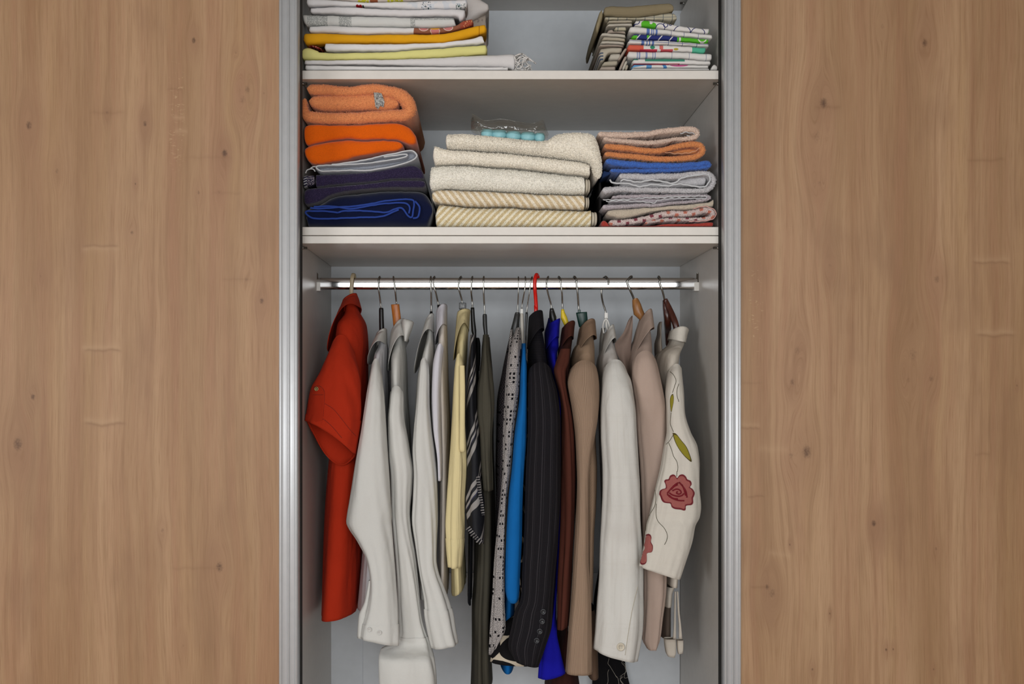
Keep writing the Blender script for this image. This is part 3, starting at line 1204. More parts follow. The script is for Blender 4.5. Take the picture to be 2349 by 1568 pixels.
def tt(top, bot, fn, label, base='#dbd8d4', y0=ys, y1=.36, **kw):
    kw.setdefault('step', 3)
    kw.setdefault('rl', 4)
    kw.setdefault('rr', 4)
    return tag(slab('tea_towel', top, bot, y0, y1, cloth('printed cotton', base, fn), None, **kw), label, 'tea towel', G_TT)


def arc(cu, cv, r, w=.0009):
    def f(m, u, v):
        a, b = u - cu, v - cv
        d = (a * a + b * b).sqrt() - r
        return d.abs() < w
    return f


NV, GR = '#2c3168', '#58b52e'
tt([(1456, 47.4), (1480, 46), (1505, 47.6), (1573, 60), (1630, 65)], [(1456, 58), (1505, 63), (1544, 68), (1628, 76.4)],
   over((lambda m, u, v: ell(m, u, v, 1.482, .055, .011, .009).max(ell(m, u, v, 1.497, .0585, .0085, .007)).max(ell(m, u, v, 1.63, .072, .004, .006)), GR),
        (lambda m, u, v: ell(m, u, v, 1.4935, .0525, .0035, .003), '#dbd8d4'),
        (arc(1.461, .049, .0062), NV), (arc(1.515, .065, .0105), NV), (arc(1.565, .078, .0205), NV), (arc(1.601, .079, .0165), NV), (arc(1.538, .055, .003), NV), (arc(1.527, .057, .005), NV)),
   'white tea towel with bright green blobs and navy outlines on top of the printed stack')
BL = '#5f79b4'
tt([(1443, 62.6), (1456, 59.8), (1505, 65.4), (1554, 70.6), (1636, 79.6)], [(1444, 74.4), (1481, 75.4), (1554, 81.4), (1636, 88.4)],
   over((lambda m, u, v: box(m, u, v, 1.4835, 1.4905).max(box(m, u, v, 1.494, 1.4965)).max(box(m, u, v, 1.4985, 1.5005)).max(box(m, u, v, 1.504, 1.5085)), BL),
        (lambda m, u, v: box(m, u, v, 1.5395, 1.5405).max(box(m, u, v, 1.569, 1.570)).max(box(m, u, v, 1.6015, 1.6025)), '#4a5688')),
   'white tea towel with a broad blue stripe group second from the top')
tt([(1452, 77), (1481, 77.6), (1554, 83.4), (1628, 90.2)], [(1448, 87), (1500, 90), (1554, 93), (1626, 98)],
   over((lambda m, u, v: u > 1.5535, GR), (lambda m, u, v: (u < 1.4625) * (v > .081), GR), (lambda m, u, v: ell(m, u, v, 1.487, .084, .003, .005), GR),
        (lambda m, u, v: (((u * 38 + v * 34).frac() - .5).abs() < .055) * (u < 1.56), '#dbd8d4'), (arc(1.611, .087, .0095, .0012), '#dbd8d4'), (lambda m, u, v: box(m, u, v, 1.558, 1.562), '#dbd8d4')),
   'navy blue and green tea towel in the printed stack', '#2d3573')
tt([(1442, 88.8), (1500, 92), (1554, 95), (1628, 100)], [(1441, 99.4), (1500, 101), (1554, 102.4), (1628, 106.4)],
   over((lambda m, u, v: box(m, u, v, 1.4715, 1.478).max(box(m, u, v, 1.483, 1.4855)).max(box(m, u, v, 1.489, 1.4915)).max(box(m, u, v, 1.496, 1.5005)), BL),
        (lambda m, u, v: ((v - u * .055 - .0135).abs() < .0006), '#454f7c'), (lambda m, u, v: box(m, u, v, 1.533, 1.5342).max(box(m, u, v, 1.565, 1.5662)).max(box(m, u, v, 1.598, 1.5992)), '#454f7c')),
   'white tea towel with thin navy checks below the navy and green one')
tt([(1440, 101), (1500, 102.8), (1554, 104.2), (1622, 108.4)], [(1440, 114), (1500, 116), (1544, 116.4), (1619, 120)],
   over((lambda m, u, v: box(m, u, v, 1.4, 1.4765), '#d4604c'), (lambda m, u, v: box(m, u, v, 1.468, 1.508, .1125), '#c13c50'), (lambda m, u, v: box(m, u, v, 1.513, 1.5215, .09, .113), '#cf6f68'),
        (lambda m, u, v: box(m, u, v, 1.516, 1.544, .1125), '#c5545c'), (lambda m, u, v: ell(m, u, v, 1.497, .108, .0055, .0045), '#3d8a6b'), (lambda m, u, v: ell(m, u, v, 1.551, .1125, .0055, .0025), '#b2a03e'),
        (lambda m, u, v: u > 1.588, '#57b393')), 'white tea towel with a red block at one end, mint green at the other')
tt([(1440, 116), (1470, 117.6), (1544, 118), (1624, 121.6), (1633, 126)], [(1440, 131.4), (1460, 132.6), (1544, 132), (1624, 137), (1633, 134)],
   over((lambda m, u, v: box(m, u, v, 1.461, 1.4635).max(box(m, u, v, 1.4655, 1.469)).max(box(m, u, v, 1.481, 1.4855)).max(box(m, u, v, 1.497, 1.499)).max(box(m, u, v, 1.502, 1.5045)), '#8c97b8'),
        (lambda m, u, v: box(m, u, v, 1.541, 1.542).max(box(m, u, v, 1.581, 1.582)).max(box(m, u, v, 1.6195, 1.6207)), '#7d869c')), 'white tea towel with pale grey-blue stripes in the lower printed stack')
tt([(1451, 134), (1479, 134.4), (1544, 133.8), (1600, 137.6), (1632, 140)], [(1451, 145.4), (1500, 146), (1560, 146.6), (1632, 147.6)],
   over((lambda m, u, v: box(m, u, v, 1.4795, 1.571, 0, .1408).max(box(m, u, v, 1.452, 1.464, 0, .138)), '#3f8a72'), (lambda m, u, v: ((v - .1455).abs() < .0006) * (u < 1.56), '#c06070')),
   'white tea towel with a dark green border stripe')
tt([(1452, 147.2), (1500, 147.8), (1560, 148.2), (1627, 149.4)], [(1449, 155), (1500, 155), (1560, 155), (1627, 155.4)],
   over((lambda m, u, v: ((v - .1545 + (u - 1.452) * .17) < 0) * box(m, u, v, 1.44, 1.497), '#5f9bc9'), (lambda m, u, v: box(m, u, v, 1.483, 1.495), '#5a92c4'), (lambda m, u, v: ((u - v * .55) > 1.4375) * ((u - v * .55) < 1.4455), '#4b86bd'),
        (lambda m, u, v: ell(m, u, v, 1.558, .149, .021, .0035), '#c4528a')), 'white tea towel with blue diagonals and a pink shape second from the bottom')
tt([(1448, 156.6), (1500, 156.6), (1560, 156.6), (1629, 157)], [(1448, 160.3), (1500, 160.3), (1560, 160.3), (1629, 160.3)], None, 'plain white tea towel at the bottom of the printed stack', rl=2, rr=2)
tag(slab('cleaning_cloth', [(1632, 154), (1639, 147.5), (1647, 153)], [(1632, 160.2), (1639, 160.2), (1647, 160.2)], ys, .2, cloth('white cotton roll', '#d6d3cf'), None, rl=3, rr=3, step=2),
    'small rolled white cloth squeezed between the printed stack and the wardrobe side', 'cloth')

# ------------------------------------------------------------------ middle shelf, bath towels beside the first door
G_BT = 'bath towels stacked beside the door pushed left'


def bath(name, label, group=G_BT, loc=None):
    return label


yq = .02
TP = terry('peach terry', '#e8935e', dark=.82)
o = MB()
o.add(*tribbon([(703, 202), (740, 203), (766, 206), (800, 208), (830, 205), (860, 203), (895, 208), (923, 219), (937, 238), (937, 252), (923, 262), (895, 263), (849, 266), (800, 269), (740, 268), (706, 264), (698, 248), (699, 224)],
                [24, 25, 24, 22, 24, 26, 28, 32, 34, 32, 28, 27, 27, 27, 27, 27, 16, 9], yq, .42, step=2.2, J=11, fz=.0007, wob=.004))
o.add(*tribbon([(708, 230), (735, 232), (760, 233), (810, 232.5), (850, 231), (880, 232), (914, 238)], [22, 35, 38, 37, 38, 38, 22], yq + .003, .4, step=2.2, J=13, fz=.0006, wob=.003))
pe = o.build('bath_towel', TP)
tag(pe, 'peach terry bath towel with a care tag, topmost of its tall stack', 'towel', G_BT)
sf = Surf(pe)
def care_fn(m, u, v, c):
    n = m.noise((u * 6, v * 90, 0.0), 1, 1)
    return c
mcare = Mat('woven care tag')
u_, v_ = mcare.uv()
ob_ = mcare.ob()
tx_ = (mcare.noise((ob_[0] * 900, ob_[1] * 2, ob_[2] * 420), 1, 1) > .52)
MT['care'] = mcare.out(mcare.mix(tx_ * .85, '#b9b6b0', '#2c2b2c'), .6)
lb = patch('care_tag', sf, [(857, 212), (866, 212), (875, 214), (879, 224), (882, 234), (880, 246), (872, 243), (867, 251), (861, 244), (859, 228)], MT['care'], pe, .003)
lb['label'] = 'grey printed care tag'

OR = terry('vivid orange fleece', '#e0600a', dark=.86, scale=700, bs=.35, bd=.0008)
o = MB()
o.add(*slabvf([(696, 300), (702, 286), (730, 284), (770, 285), (825, 284), (855, 282), (885, 280.5), (915, 282), (938, 291), (952, 307), (957, 320)],
              [(697, 322), (706, 332), (730, 326), (770, 319), (800, 316), (825, 319), (860, 319), (885, 318), (912, 320), (938, 330), (953, 332)], yq + .002, .42, step=3, rl=8, rr=10, r=.012, pw=2.8, fz=.0002, wr=.006, off=4))
o.add(*slabvf([(696, 345), (704, 336), (730, 328.6), (770, 321.6), (800, 318.6), (825, 321.4), (860, 321.6), (885, 320.6), (910, 322.5), (925, 328)],
              [(703, 366), (716, 375), (735, 375), (764, 370), (797, 365), (812, 359), (845, 353.5), (880, 348.5), (905, 344.5), (925, 338)], yq + .001, .42, step=3, rl=6, rr=8, r=.012, pw=2.8, fz=.0002, wr=.007, off=5))
o.add(*ribbonvf([(714, 336), (717, 350), (723, 364), (729, 375)], 1.6, yq - .0015, yq + .01, step=3))
og = o.build('bath_towel', OR)
tag(og, 'vivid orange folded bath towel under the peach one', 'towel', G_BT)
GT = terry('grey cotton terry', '#a9abb4', dark=.8)
WHH = plain('white cotton hem', '#c9cbcd', .85)
o = MB()
P1 = [(761, 377), (790, 374), (825, 369), (860, 362), (896, 354), (925, 347), (945, 346), (955, 353), (955, 360), (943, 369), (908, 380), (870, 387), (837, 391), (785, 391), (740, 392), (727, 387), (726, 382), (740, 379), (780, 378), (820, 376), (872, 371), (915, 363), (931, 359), (934, 354), (918, 354), (880, 361)]
o.add(*ribbonvf(P1, 4.5, yq + .003, .4, step=3, J=5, wob=.003))
o.add(*slabvf([(722, 384), (780, 376), (840, 366), (900, 355), (945, 349), (958, 357)], [(722, 391), (780, 390), (840, 389), (900, 379), (945, 366), (958, 360)], yq + .03, .4, step=5, rl=3, rr=3))
gt = o.build('bath_towel', GT)
tag(gt, 'thin grey bath towel with white piped hems sandwiched in the tall stack', 'towel', G_BT)
hemline('white_hem', P1, .0018, yq + .002, WHH, gt)
hemline('white_hem', [(712, 387), (718, 383), (731, 381)], .0015, yq + .01, WHH, gt)
hemline('white_hem', [(701, 398), (705, 390), (718, 388), (723, 394)], .0015, yq + .012, WHH, gt)

PU = terry('dark purple terry', '#2c2440', over((lambda m, u, v: m.noise((u * 500, v * 500, 0.0), 1, 1) > .63, '#453b5a')), dark=.65)
o = MB()
o.add(*slabvf([(722, 400), (760, 398), (825, 395.5), (880, 388), (915, 382), (945, 378), (962, 384), (974, 398)],
              [(722, 428), (760, 424), (802, 421), (850, 416), (908, 410), (940, 408.5), (962, 409), (973, 411)], yq + .002, .42, step=3, rl=3, rr=10, r=.009, pw=3, fz=.0005, wr=.003, off=9))
o.add(*slabvf([(695, 440), (706, 432), (740, 428), (802, 423.4), (850, 418.4), (908, 412.4), (940, 411), (966, 412), (978, 416)],
              [(696, 466), (704, 470), (732, 461), (758, 447), (800, 438.5), (837, 433.5), (900, 430), (945, 430), (976, 430)], yq + .001, .42, step=3, rl=7, rr=7, r=.010, pw=3, fz=.0005, wr=.003, off=10))
pu = o.build('bath_towel', PU)
tag(pu, 'dark purple terry bath towel with a striped border above the navy one', 'towel', G_BT)
o = slab('striped_border', [(693, 406), (701, 401), (721, 401)], [(695, 431), (702, 428), (721, 423)], yq + .002, .1,
         cloth('striped towel end', '#23223a', over((lambda m, u, v: (u < .704) * (((v + u * .4) * 170).frac() < .4), '#b4b4b8'),
                                                  (lambda m, u, v: (u > .704) * (m.noise((u * 400, v * 400, 0.0), 1, 1) > .53), '#8a8188'))), pu, rl=3, rr=1, step=2)
o['label'] = 'white and navy striped end'

NA = terry('navy velour', '#0c1434', dark=.8, scale=700, bs=.3)
RB = plain('royal blue piping', '#1c3c8e', .85)
na = slab('bath_towel', [(700, 478), (720, 471), (737, 463), (766, 448), (820, 440.5), (872, 436), (943, 435), (972, 440), (987, 458), (993, 474)],
          [(702, 519), (730, 519), (760, 519), (790, 519), (850, 519), (900, 519), (940, 519), (966, 519), (980, 517), (991, 492)], yq + .012, .42, NA, None, step=3.5, rl=5, rr=3, r=.03, fz=.0002, wr=.005)
tag(na, 'navy blue bath towel with royal blue piping at the bottom of its stack', 'towel', G_BT)
for P in ([(712, 477), (740, 478), (802, 473), (850, 467), (896, 460), (943, 458), (950, 467), (948, 482), (945, 498), (936, 495), (922, 478), (905, 480), (884, 487), (850, 484), (820, 482), (790, 484), (776, 488)],
          [(776, 488), (740, 484), (706, 485), (702, 491), (719, 500), (760, 502), (825, 498), (872, 497), (900, 487), (915, 481)],
          [(720, 474), (760, 473), (802, 478), (850, 471), (900, 466), (931, 467), (940, 476), (938, 490)],
          [(952, 461), (962, 473), (962, 486), (958, 498), (947, 500)]):
    hemline('piping', P, .0024, yq + .007, RB, na)

# ------------------------------------------------------------------ middle shelf, cream towels
G_CT = 'cream terry towels in the middle stack'
CR = '#fbf3e3'
TC = terry('cream terry', CR, dark=.86)
TC2 = terry('paler cream terry', '#f7f2e5', dark=.86)


def cream(top, bot, mat, label, y0=.018, fz=.0014, **kw):
    return tag(slab('cream_towel', top, bot, y0, .42, mat, None, step=2.4, fz=fz * .6, wr=.004, pw=2.6, tuft=kw.pop('tuft', .0020), **kw), label, 'towel', G_CT)


cream([(1021, 307), (1048, 305), (1075, 305), (1132, 311), (1190, 317), (1240, 321), (1262, 318), (1280, 306), (1314, 301), (1345, 302), (1362, 308), (1373, 330), (1380, 366), (1380, 395), (1372, 411)],
      [(1023, 338), (1048, 340), (1075, 341), (1132, 345), (1170, 348), (1220, 353), (1266, 358), (1310, 364), (1343, 370), (1352, 374), (1357, 379), (1359, 386), (1361, 394), (1364, 402), (1368, 410)],
      TC, 'cream terry towel topmost of the middle stack, its end drooping down', rl=5, rr=8, off=1)
cream([(992, 336), (998, 332), (1010, 337), (1023, 341), (1075, 344.6), (1170, 351.6), (1266, 361.4), (1343, 373.4), (1354, 384)],
      [(993, 374), (1000, 376), (1015, 376), (1030, 375.6), (1075, 375), (1190, 385), (1285, 395), (1340, 401.6), (1356, 404)],
      TC, 'second cream terry towel from the top of the middle stack', rl=8, rr=6, off=2)
t3_ = cream([(984, 396), (990, 384), (1000, 379.4), (1075, 378.4), (1190, 388.4), (1285, 398.4), (1343, 406)],
            [(985, 440), (992, 438), (1002, 434), (1037, 431), (1151, 437), (1266, 442), (1344, 444)],
            TC2, 'thick off-white terry towel, third from the top of the middle stack', rl=14, rr=2, off=3, fz=.0017)


def end_roll(parent, x0, x1, ya, yb_, mat):
    o = MB()
    for (a, b) in ((x0, x0 + (x1 - x0) * .55), (x0 + (x1 - x0) * .5, x1)):
        o.add(*slabvf([(a, ya), (b, ya + 2)], [(a, yb_), (b, yb_ - 3)], .026 if a == x0 else .034, .36, step=2, rl=0, rr=3))
    e = o.build('folded_end', mat, parent)
    return e


EW = cloth('smooth cream border', '#cdc4b2')
end_roll(t3_, 1344.4, 1355, 409, 442, EW)


def diagst(sg, col):
    def fn(m, u, v, c):
        s = (u * 62 + v * sg).frac()
        return m.mix(m.ss((s - .5).abs(), .2, .26), c, col)
    return fn


t4_ = cream([(990, 452), (998, 437), (1037, 434), (1151, 440), (1266, 445), (1343, 447)], [(991, 456), (1001, 463), (1040, 468), (1094, 472), (1151, 471.4), (1228, 476), (1343, 479)],
            terry('cream and sand striped terry', '#f6ecd8', diagst(-48, '#dcc7a2'), dark=.86), 'cream towel with sand stripes slanting down like a backslash', rl=7, rr=2, off=4, fz=.0009, tuft=.0012)
end_roll(t4_, 1344.4, 1353, 450, 477, EW)
t5_ = cream([(1001, 467), (1040, 471), (1094, 475), (1151, 474.4), (1228, 479), (1343, 482), (1357, 478)], [(996, 519), (1040, 519), (1100, 519), (1200, 519), (1300, 519), (1340, 519), (1358, 519)],
            terry('cream and ochre striped terry', '#f6eed8', diagst(60, '#d8c498'), dark=.86), 'cream towel with ochre stripes slanting like a slash at the bottom of the middle stack', rl=9, rr=2, off=5, fz=.0009, tuft=.0012)
end_roll(t5_, 1358.4, 1371, 484, 517, EW)

# bag of soaps on top
SY = .05
ts = thing('soap_bag', 'clear crinkled plastic bag on top of the middle towel stack', 'bag', W(1168, 314, SY + .03))
soap_mat = plain('light blue soap', '#8fc6cd', .45)
def film(name, base=.05, g=.45, tint=.94):
    m = Mat(name)
    nt = m.nt
    lw = nt.nodes.new('ShaderNodeLayerWeight')
    lw.inputs[0].default_value = .35
    x, y, z = m.ob()
    n = m.noise((x * 60, y * 60, z * 60), 1, 2)
    bp = nt.nodes.new('ShaderNodeBump')
    bp.inputs['Strength'].default_value = .9
    bp.inputs['Distance'].default_value = .006
    m.put(bp.inputs['Height'], n)
    tr = nt.nodes.new('ShaderNodeBsdfTransparent')
    tr.inputs[0].default_value = (tint, tint, tint * .97, 1)
    gl = nt.nodes.new('ShaderNodeBsdfGlossy')
    gl.inputs['Roughness'].default_value = .12
    nt.links.new(bp.outputs[0], gl.inputs['Normal'])
    nt.links.new(bp.outputs[0], lw.inputs['Normal'])
    mx = nt.nodes.new('ShaderNodeMixShader')
    f = E(m, lw.outputs['Facing']) * g + base
    m.put(mx.inputs[0], f)
    nt.links.new(tr.outputs[0], mx.inputs[1])
    nt.links.new(gl.outputs[0], mx.inputs[2])
    o = nt.nodes.new('ShaderNodeOutputMaterial')
    nt.links.new(mx.outputs[0], o.inputs[0])
    return m.mat


MT['film2'] = film('crinkled clear film', .10, .5, .92)
topl = [(1080, 290), (1083, 262), (1098, 269), (1113, 277), (1130, 275.5), (1148, 273.5), (1170, 276), (1195, 280), (1222, 283), (1234, 279), (1246, 275), (1252, 290), (1258, 306)]
botl = [(1081, 296), (1087, 299), (1094, 302), (1110, 304), (1125, 305), (1142, 306), (1160, 307), (1185, 309), (1210, 310), (1228, 311), (1242, 312), (1252, 312), (1259, 311)]
n_ = 40
Tt, Bb = resample(topl, n_), resample(botl, n_)
V, F = [], []
for i in range(n_):
    for j in range(15):
        a = j / 14
        bulge = math.sin(math.pi * a) ** .7
        p = Tt[i] * (1 - a) + Bb[i] * a
        e = min(1, min(i, n_ - 1 - i) / 7)
        y = SY + .012 - .022 * bulge * e + .004 * mnoise.noise(Vector((p[0] * .09, p[1] * .12, 0)))
        V.append(W(p[0], p[1], y))
F = grid_faces(n_, 15)
Vb = [(v[0], SY + .05 + (SY - v[1]) * .8, v[2]) for v in V]
fm_ = MB().add(V, F)
fm_.add(Vb, F)
fm_.build('bag_film', MT['film2'], ts)
hemline('bag_seam', [(1083, 262), (1098, 269.5), (1113, 277), (1148, 273.5), (1195, 280), (1222, 283), (1246, 275)], .0005, SY + .012, MT['film2'], ts)
for k, (sx, sy, sr) in enumerate([(1118, 301.5, 15), (1145, 303, 17), (1178, 306, 17.5), (1211, 308, 17), (1238, 310, 12)]):
    c = W(sx, sy + 6, SY + .018)
    ln = (D0 + SY) / (D0 * 1000)
    V = []
    for i in range(13):
        a = math.pi * (i / 12 - .5)
        for j in range(28):
            b = 2 * math.pi * j / 28
            r1 = abs(math.cos(a)) ** .6
            zz = math.copysign(abs(math.sin(a)) ** .7, math.sin(a))
            V.append((c[0] + sr * ln * r1 * math.cos(b), c[1] + .014 * r1 * math.sin(b), c[2] + .0115 * zz + .001 * math.cos(b * 2) * r1))
    F = grid_faces(13, 28, True) + [tuple(range(28))[::-1], tuple(12 * 28 + j for j in range(28))]
    tag(mesh('soap', V, F, soap_mat), ['pale blue oval soap at the high-cornered end of the clear bag', 'pale blue oval soap second from the high-cornered bag end', 'pale blue oval soap in the middle of the five in the bag',
                                      'pale blue oval soap next to the last one in the bag', 'small pale blue soap at the bag end nearest the coloured hand towels'][k], 'soap', 'blue soaps in the clear bag')

# ------------------------------------------------------------------ middle shelf, hand towels by the second door
G_HT = 'hand towels stacked beside the door pushed right'
hy = .018


def hand(mb, mat, label):
    return tag(mb.build('hand_towel', mat), label, 'towel', G_HT)


r_ = MB()
r_.add(*tribbon([(1372, 306), (1405, 308), (1438, 310), (1475, 307), (1513, 302), (1550, 297), (1580, 294.5), (1596, 299), (1600, 306), (1595, 313), (1575, 317), (1550, 317.5), (1530, 322), (1500, 326.5), (1448, 325), (1410, 321), (1384, 316)],
                 [12, 14, 14, 13, 13, 14, 14, 13, 12, 12, 10, 9, 10, 11, 11, 10, 10], hy, .38, step=2.2, J=9, fz=.0007, wob=.003))
ht = hand(r_, terry('pinkish beige terry', '#e2c9b8'), 'pinkish beige terry hand towel topmost of its stack')
hemline('wavy_hem', [(1560, 306), (1572, 303), (1586, 304), (1594, 309), (1586, 313), (1575, 309)], .0011, hy + .004, WHH, ht, 1.0)
r_ = MB()
r_.add(*tribbon([(1386, 333), (1405, 335), (1438, 339), (1475, 344), (1500, 345), (1525, 342), (1550, 335), (1575, 331), (1600, 330), (1611, 338), (1610, 350), (1590, 359), (1550, 363), (1513, 363), (1475, 361), (1438, 357), (1405, 353), (1387, 351)],
                 [12, 14, 14, 14, 13, 13, 13, 14, 15, 15, 14, 14, 13, 13, 13, 13, 12, 11], hy, .38, step=2.2, J=9, fz=.0007, wob=.003, off=3))
r_.add(*slabvf([(1535, 345), (1552, 337), (1590, 336), (1602, 342)], [(1535, 349), (1552, 352), (1590, 352), (1602, 348)], hy + .03, .3, step=3, rl=3, rr=3))
ht = hand(r_, terry('soft orange terry', '#e0935c'), 'soft orange terry hand towel under the pinkish beige one')
hemline('wavy_hem', [(1525, 349), (1550, 352), (1575, 351), (1592, 347), (1604, 340), (1608, 344), (1600, 352)], .0009, hy + .003, plain('peach hem', '#d9a583', .9), ht, 1.0)
r_ = MB()
r_.add(*tribbon([(1389, 368.6), (1410, 370.8), (1470, 377.8), (1520, 378.8), (1560, 378.5), (1600, 376), (1620, 373.5), (1627, 378), (1620, 382), (1590, 385), (1540, 389), (1480, 391), (1420, 390), (1400, 389)],
                 [12, 15, 15, 14, 13, 13, 12, 11, 9, 9, 9, 9, 9, 8], hy + .003, .38, step=2.2, J=9, fz=.0007, wob=.003, off=6))
ht = hand(r_, terry('cornflower blue terry', '#4a74c6'), 'cornflower blue terry hand towel between the orange and the pale grey ones')
ln_ = slab('hanging_corner', [(1384, 388), (1392, 392), (1403, 393)], [(1379, 410), (1390, 404), (1402, 398)], hy + .02, .3, cloth('dark blue underside', '#22365e'), ht, rl=2, rr=2, step=2)
ln_['label'] = 'dark blue corner hanging down'
r_ = MB()
r_.add(*tribbon([(1420, 402), (1450, 404), (1490, 405.5), (1525, 404), (1557, 403), (1590, 399), (1615, 397), (1631, 402), (1638, 414), (1632, 428), (1615, 436), (1580, 437), (1540, 436), (1500, 435.5), (1460, 435), (1427, 433), (1400, 434), (1382, 436)],
                 [13, 15, 15, 14, 14, 13, 12, 12, 12, 12, 12, 12, 12, 12, 12, 13, 15, 18], hy, .38, step=2.2, J=9, fz=.0007, wob=.003, off=8))
r_.add(*slabvf([(1425, 413), (1470, 415), (1530, 418), (1570, 408), (1622, 399)], [(1425, 428), (1470, 430), (1530, 430), (1570, 428), (1622, 424)], hy + .025, .34, step=4, rl=3, rr=3))
ht = hand(r_, terry('pale grey terry', '#cfccce', dark=.75), 'pale grey hand towel with wavy white hems and wide open fold')
hemline('wavy_hem', [(1399, 411), (1407, 419), (1438, 421), (1455, 425), (1470, 428), (1496, 423.5), (1520, 426), (1531, 427), (1557, 422), (1575, 424), (1613, 429), (1625, 420), (1629, 411), (1622, 400), (1600, 402), (1565, 408), (1546, 420), (1520, 417), (1492, 413), (1466, 418), (1445, 415), (1431, 412), (1423, 416)], .0021, hy + .002, WHH, ht, .5)
r_ = MB()
r_.add(*tribbon([(1404, 451), (1430, 450), (1470, 450), (1513, 450), (1560, 449), (1600, 448.4), (1622, 448.6), (1628, 453), (1612, 459), (1575, 463), (1535, 466.5), (1495, 470), (1448, 471), (1410, 473), (1382, 474)],
                 [6, 8, 9, 8, 7, 6, 6, 6, 7, 7, 7, 8, 9, 10, 13], hy + .002, .38, step=2.2, J=9, fz=.0006, wob=.003, off=11))
r_.add(*slabvf([(1400, 455), (1450, 455), (1520, 454), (1560, 452.6), (1615, 451.6)], [(1400, 463), (1450, 464.4), (1500, 464.6), (1560, 459), (1615, 455)], hy + .02, .34, step=4, rl=3, rr=3))
ht = hand(r_, terry('lilac grey terry', '#c2b8bc'), 'lilac grey hand towel with fine wavy hems below the pale grey one')
hemline('wavy_hem', [(1383, 457), (1427, 457.4), (1492, 454), (1557, 452), (1616, 449.6), (1617, 455), (1590, 455.6), (1557, 456), (1511, 458.4), (1500, 464.6), (1459, 462), (1430, 460), (1390, 461)], .0012, hy + .002, WHH, ht, .8)
tag(slab('hand_towel', [(1392, 482), (1410, 478.6), (1430, 477.4), (1470, 476), (1513, 473), (1575, 468.6), (1622, 463), (1639, 454)], [(1392, 493), (1410, 497), (1424, 500), (1470, 492), (1513, 482), (1575, 481), (1622, 475), (1639, 472)], hy + .006, .38,
         terry('oatmeal terry', '#c9bba8'), None, step=2.4, rl=5, rr=3, fz=.0008), 'oatmeal beige hand towel lying on the red chequered one', 'towel', G_HT)


def check_fn(m, u, v, c):
    n = m.noise((u * 9, 0.0, 2.0), 1, 0)
    k = (u * 52).frac()
    hid = (u * 52).floor()
    pick = m.noise((hid * 3.7, 0.0, 0.0), 1, 0)
    up = (v > 0.0)
    blk = (k < .42) * (((hid * .5).frac() < .25) * up).max(((hid * .5).frac() > .25) * (v < .0006))
    c = m.mix(blk, c, m.mix(pick > .5, '#cf7f6a', '#8f4350'))
    return c


TCK = terry('pink chequered terry', '#e0cdc8', check_fn, dark=.75)
r_ = MB()
r_.add(*tribbon([(1397, 510), (1420, 509.5), (1445, 507), (1480, 502.5), (1510, 493), (1535, 489.4), (1570, 490), (1600, 486), (1620, 481), (1633, 484), (1636, 492), (1628, 499), (1605, 502), (1570, 503.4), (1535, 503), (1510, 505), (1480, 511)],
                 [13, 13, 12, 13, 14, 13, 13, 13, 13, 12, 10, 9, 8, 8, 8, 7, 6], hy, .38, step=2, J=11, fz=.0005, wob=.003, off=14))
ht = hand(r_, TCK, 'white hand towel with red and coral check blocks near the bottom of its stack')
hemline('scalloped_hem', [(1590, 478.6), (1620, 473.6), (1638, 480), (1643, 491), (1634, 502), (1610, 506.5), (1580, 508)], .0011, hy + .001, plain('pink hem', '#d9a9a0', .9), ht, .7)
tag(slab('hand_towel', [(1379, 507), (1387, 504), (1393, 509), (1400, 517.2), (1450, 517.4), (1500, 517), (1525, 513), (1580, 512.4), (1625, 508.6), (1638, 509)],
         [(1379, 519.2), (1387, 519.2), (1393, 519.2), (1400, 519.2), (1450, 519.2), (1500, 519.2), (1525, 519.2), (1580, 519.2), (1625, 519.2), (1638, 519.2)], hy + .008, .38,
         terry('brick red terry', '#b04238', dark=.75), None, step=2.4, rl=4, rr=4, fz=.0004), 'brick red hand towel at the very bottom beside the second door', 'towel', G_HT)
# dark cloth stuffed between the two stacks
tag(slab('dark_bundle', [(1374.5, 414), (1377.5, 413.4), (1380.5, 414)], [(1374.5, 518), (1377, 518.4), (1380, 518)], .09, .42, cloth('charcoal fabric', '#262322'), None, step=1.5, rl=1, rr=1),
    'charcoal fabric bundle stuffed upright between the cream and the hand towel stacks', 'fabric')

# ------------------------------------------------------------------ hanging clothes
R_ = RY
G_H = 'hangers on the clothes rail'
G_S = 'clothes hanging on the rail'


def hook(parent, pts, r=.0021, mat=None, rev=False, name='hook'):
    """bent wire; given points follow the wire up to the rail, then it bends over the rail and down behind"""
    P = []
    if rev:
        P = [W(*p) if len(p) == 3 else W(p[0], p[1], R_) for p in pts]
    else:
        top = Zw(637, RY)
        cz = top - .0075
        rr = .0075 + r + .0009
        low = [p for p in pts if p[1] > 653]
        hi = [p for p in pts if p[1] <= 653]
        for x, y in low:
            t = min(1, max(0, (y - 665) / 25))
            P.append(W(x, y, R_ - rr * (1 - t)))
        x0 = (hi[0] if hi else low[-1])[0]
        x1 = (hi[-1] if hi else low[-1])[0]
        yc = CY - (cz - ZH) / ((D0 + R_) / (D0 * 1000))
        P.append(W(x0, yc + 3, R_ - rr))
        for i in range(0, 9):
            a = math.pi * (1 - i / 8)
            x = x0 + (x1 - x0) * min(1, i / 4) + (x1 - x0) * .25 * max(0, i - 4) / 4
            q = W(x, 640, R_)
            P.append((q[0], R_ + rr * math.cos(a), cz + rr * math.sin(a)))
        q = W(x1 + (x1 - x0) * .3 + .4, 640, R_)
        P.append((q[0], R_ + rr, cz - .006))
        P.append((q[0], R_ + rr + .001, cz - .014))
    Q = cat(P, .0018)
    V, F = tubevf(Q, r, 10)
    return mesh(name, V, F, mat or MT['steel'], parent, [(p[0], p[2]) for p in V])


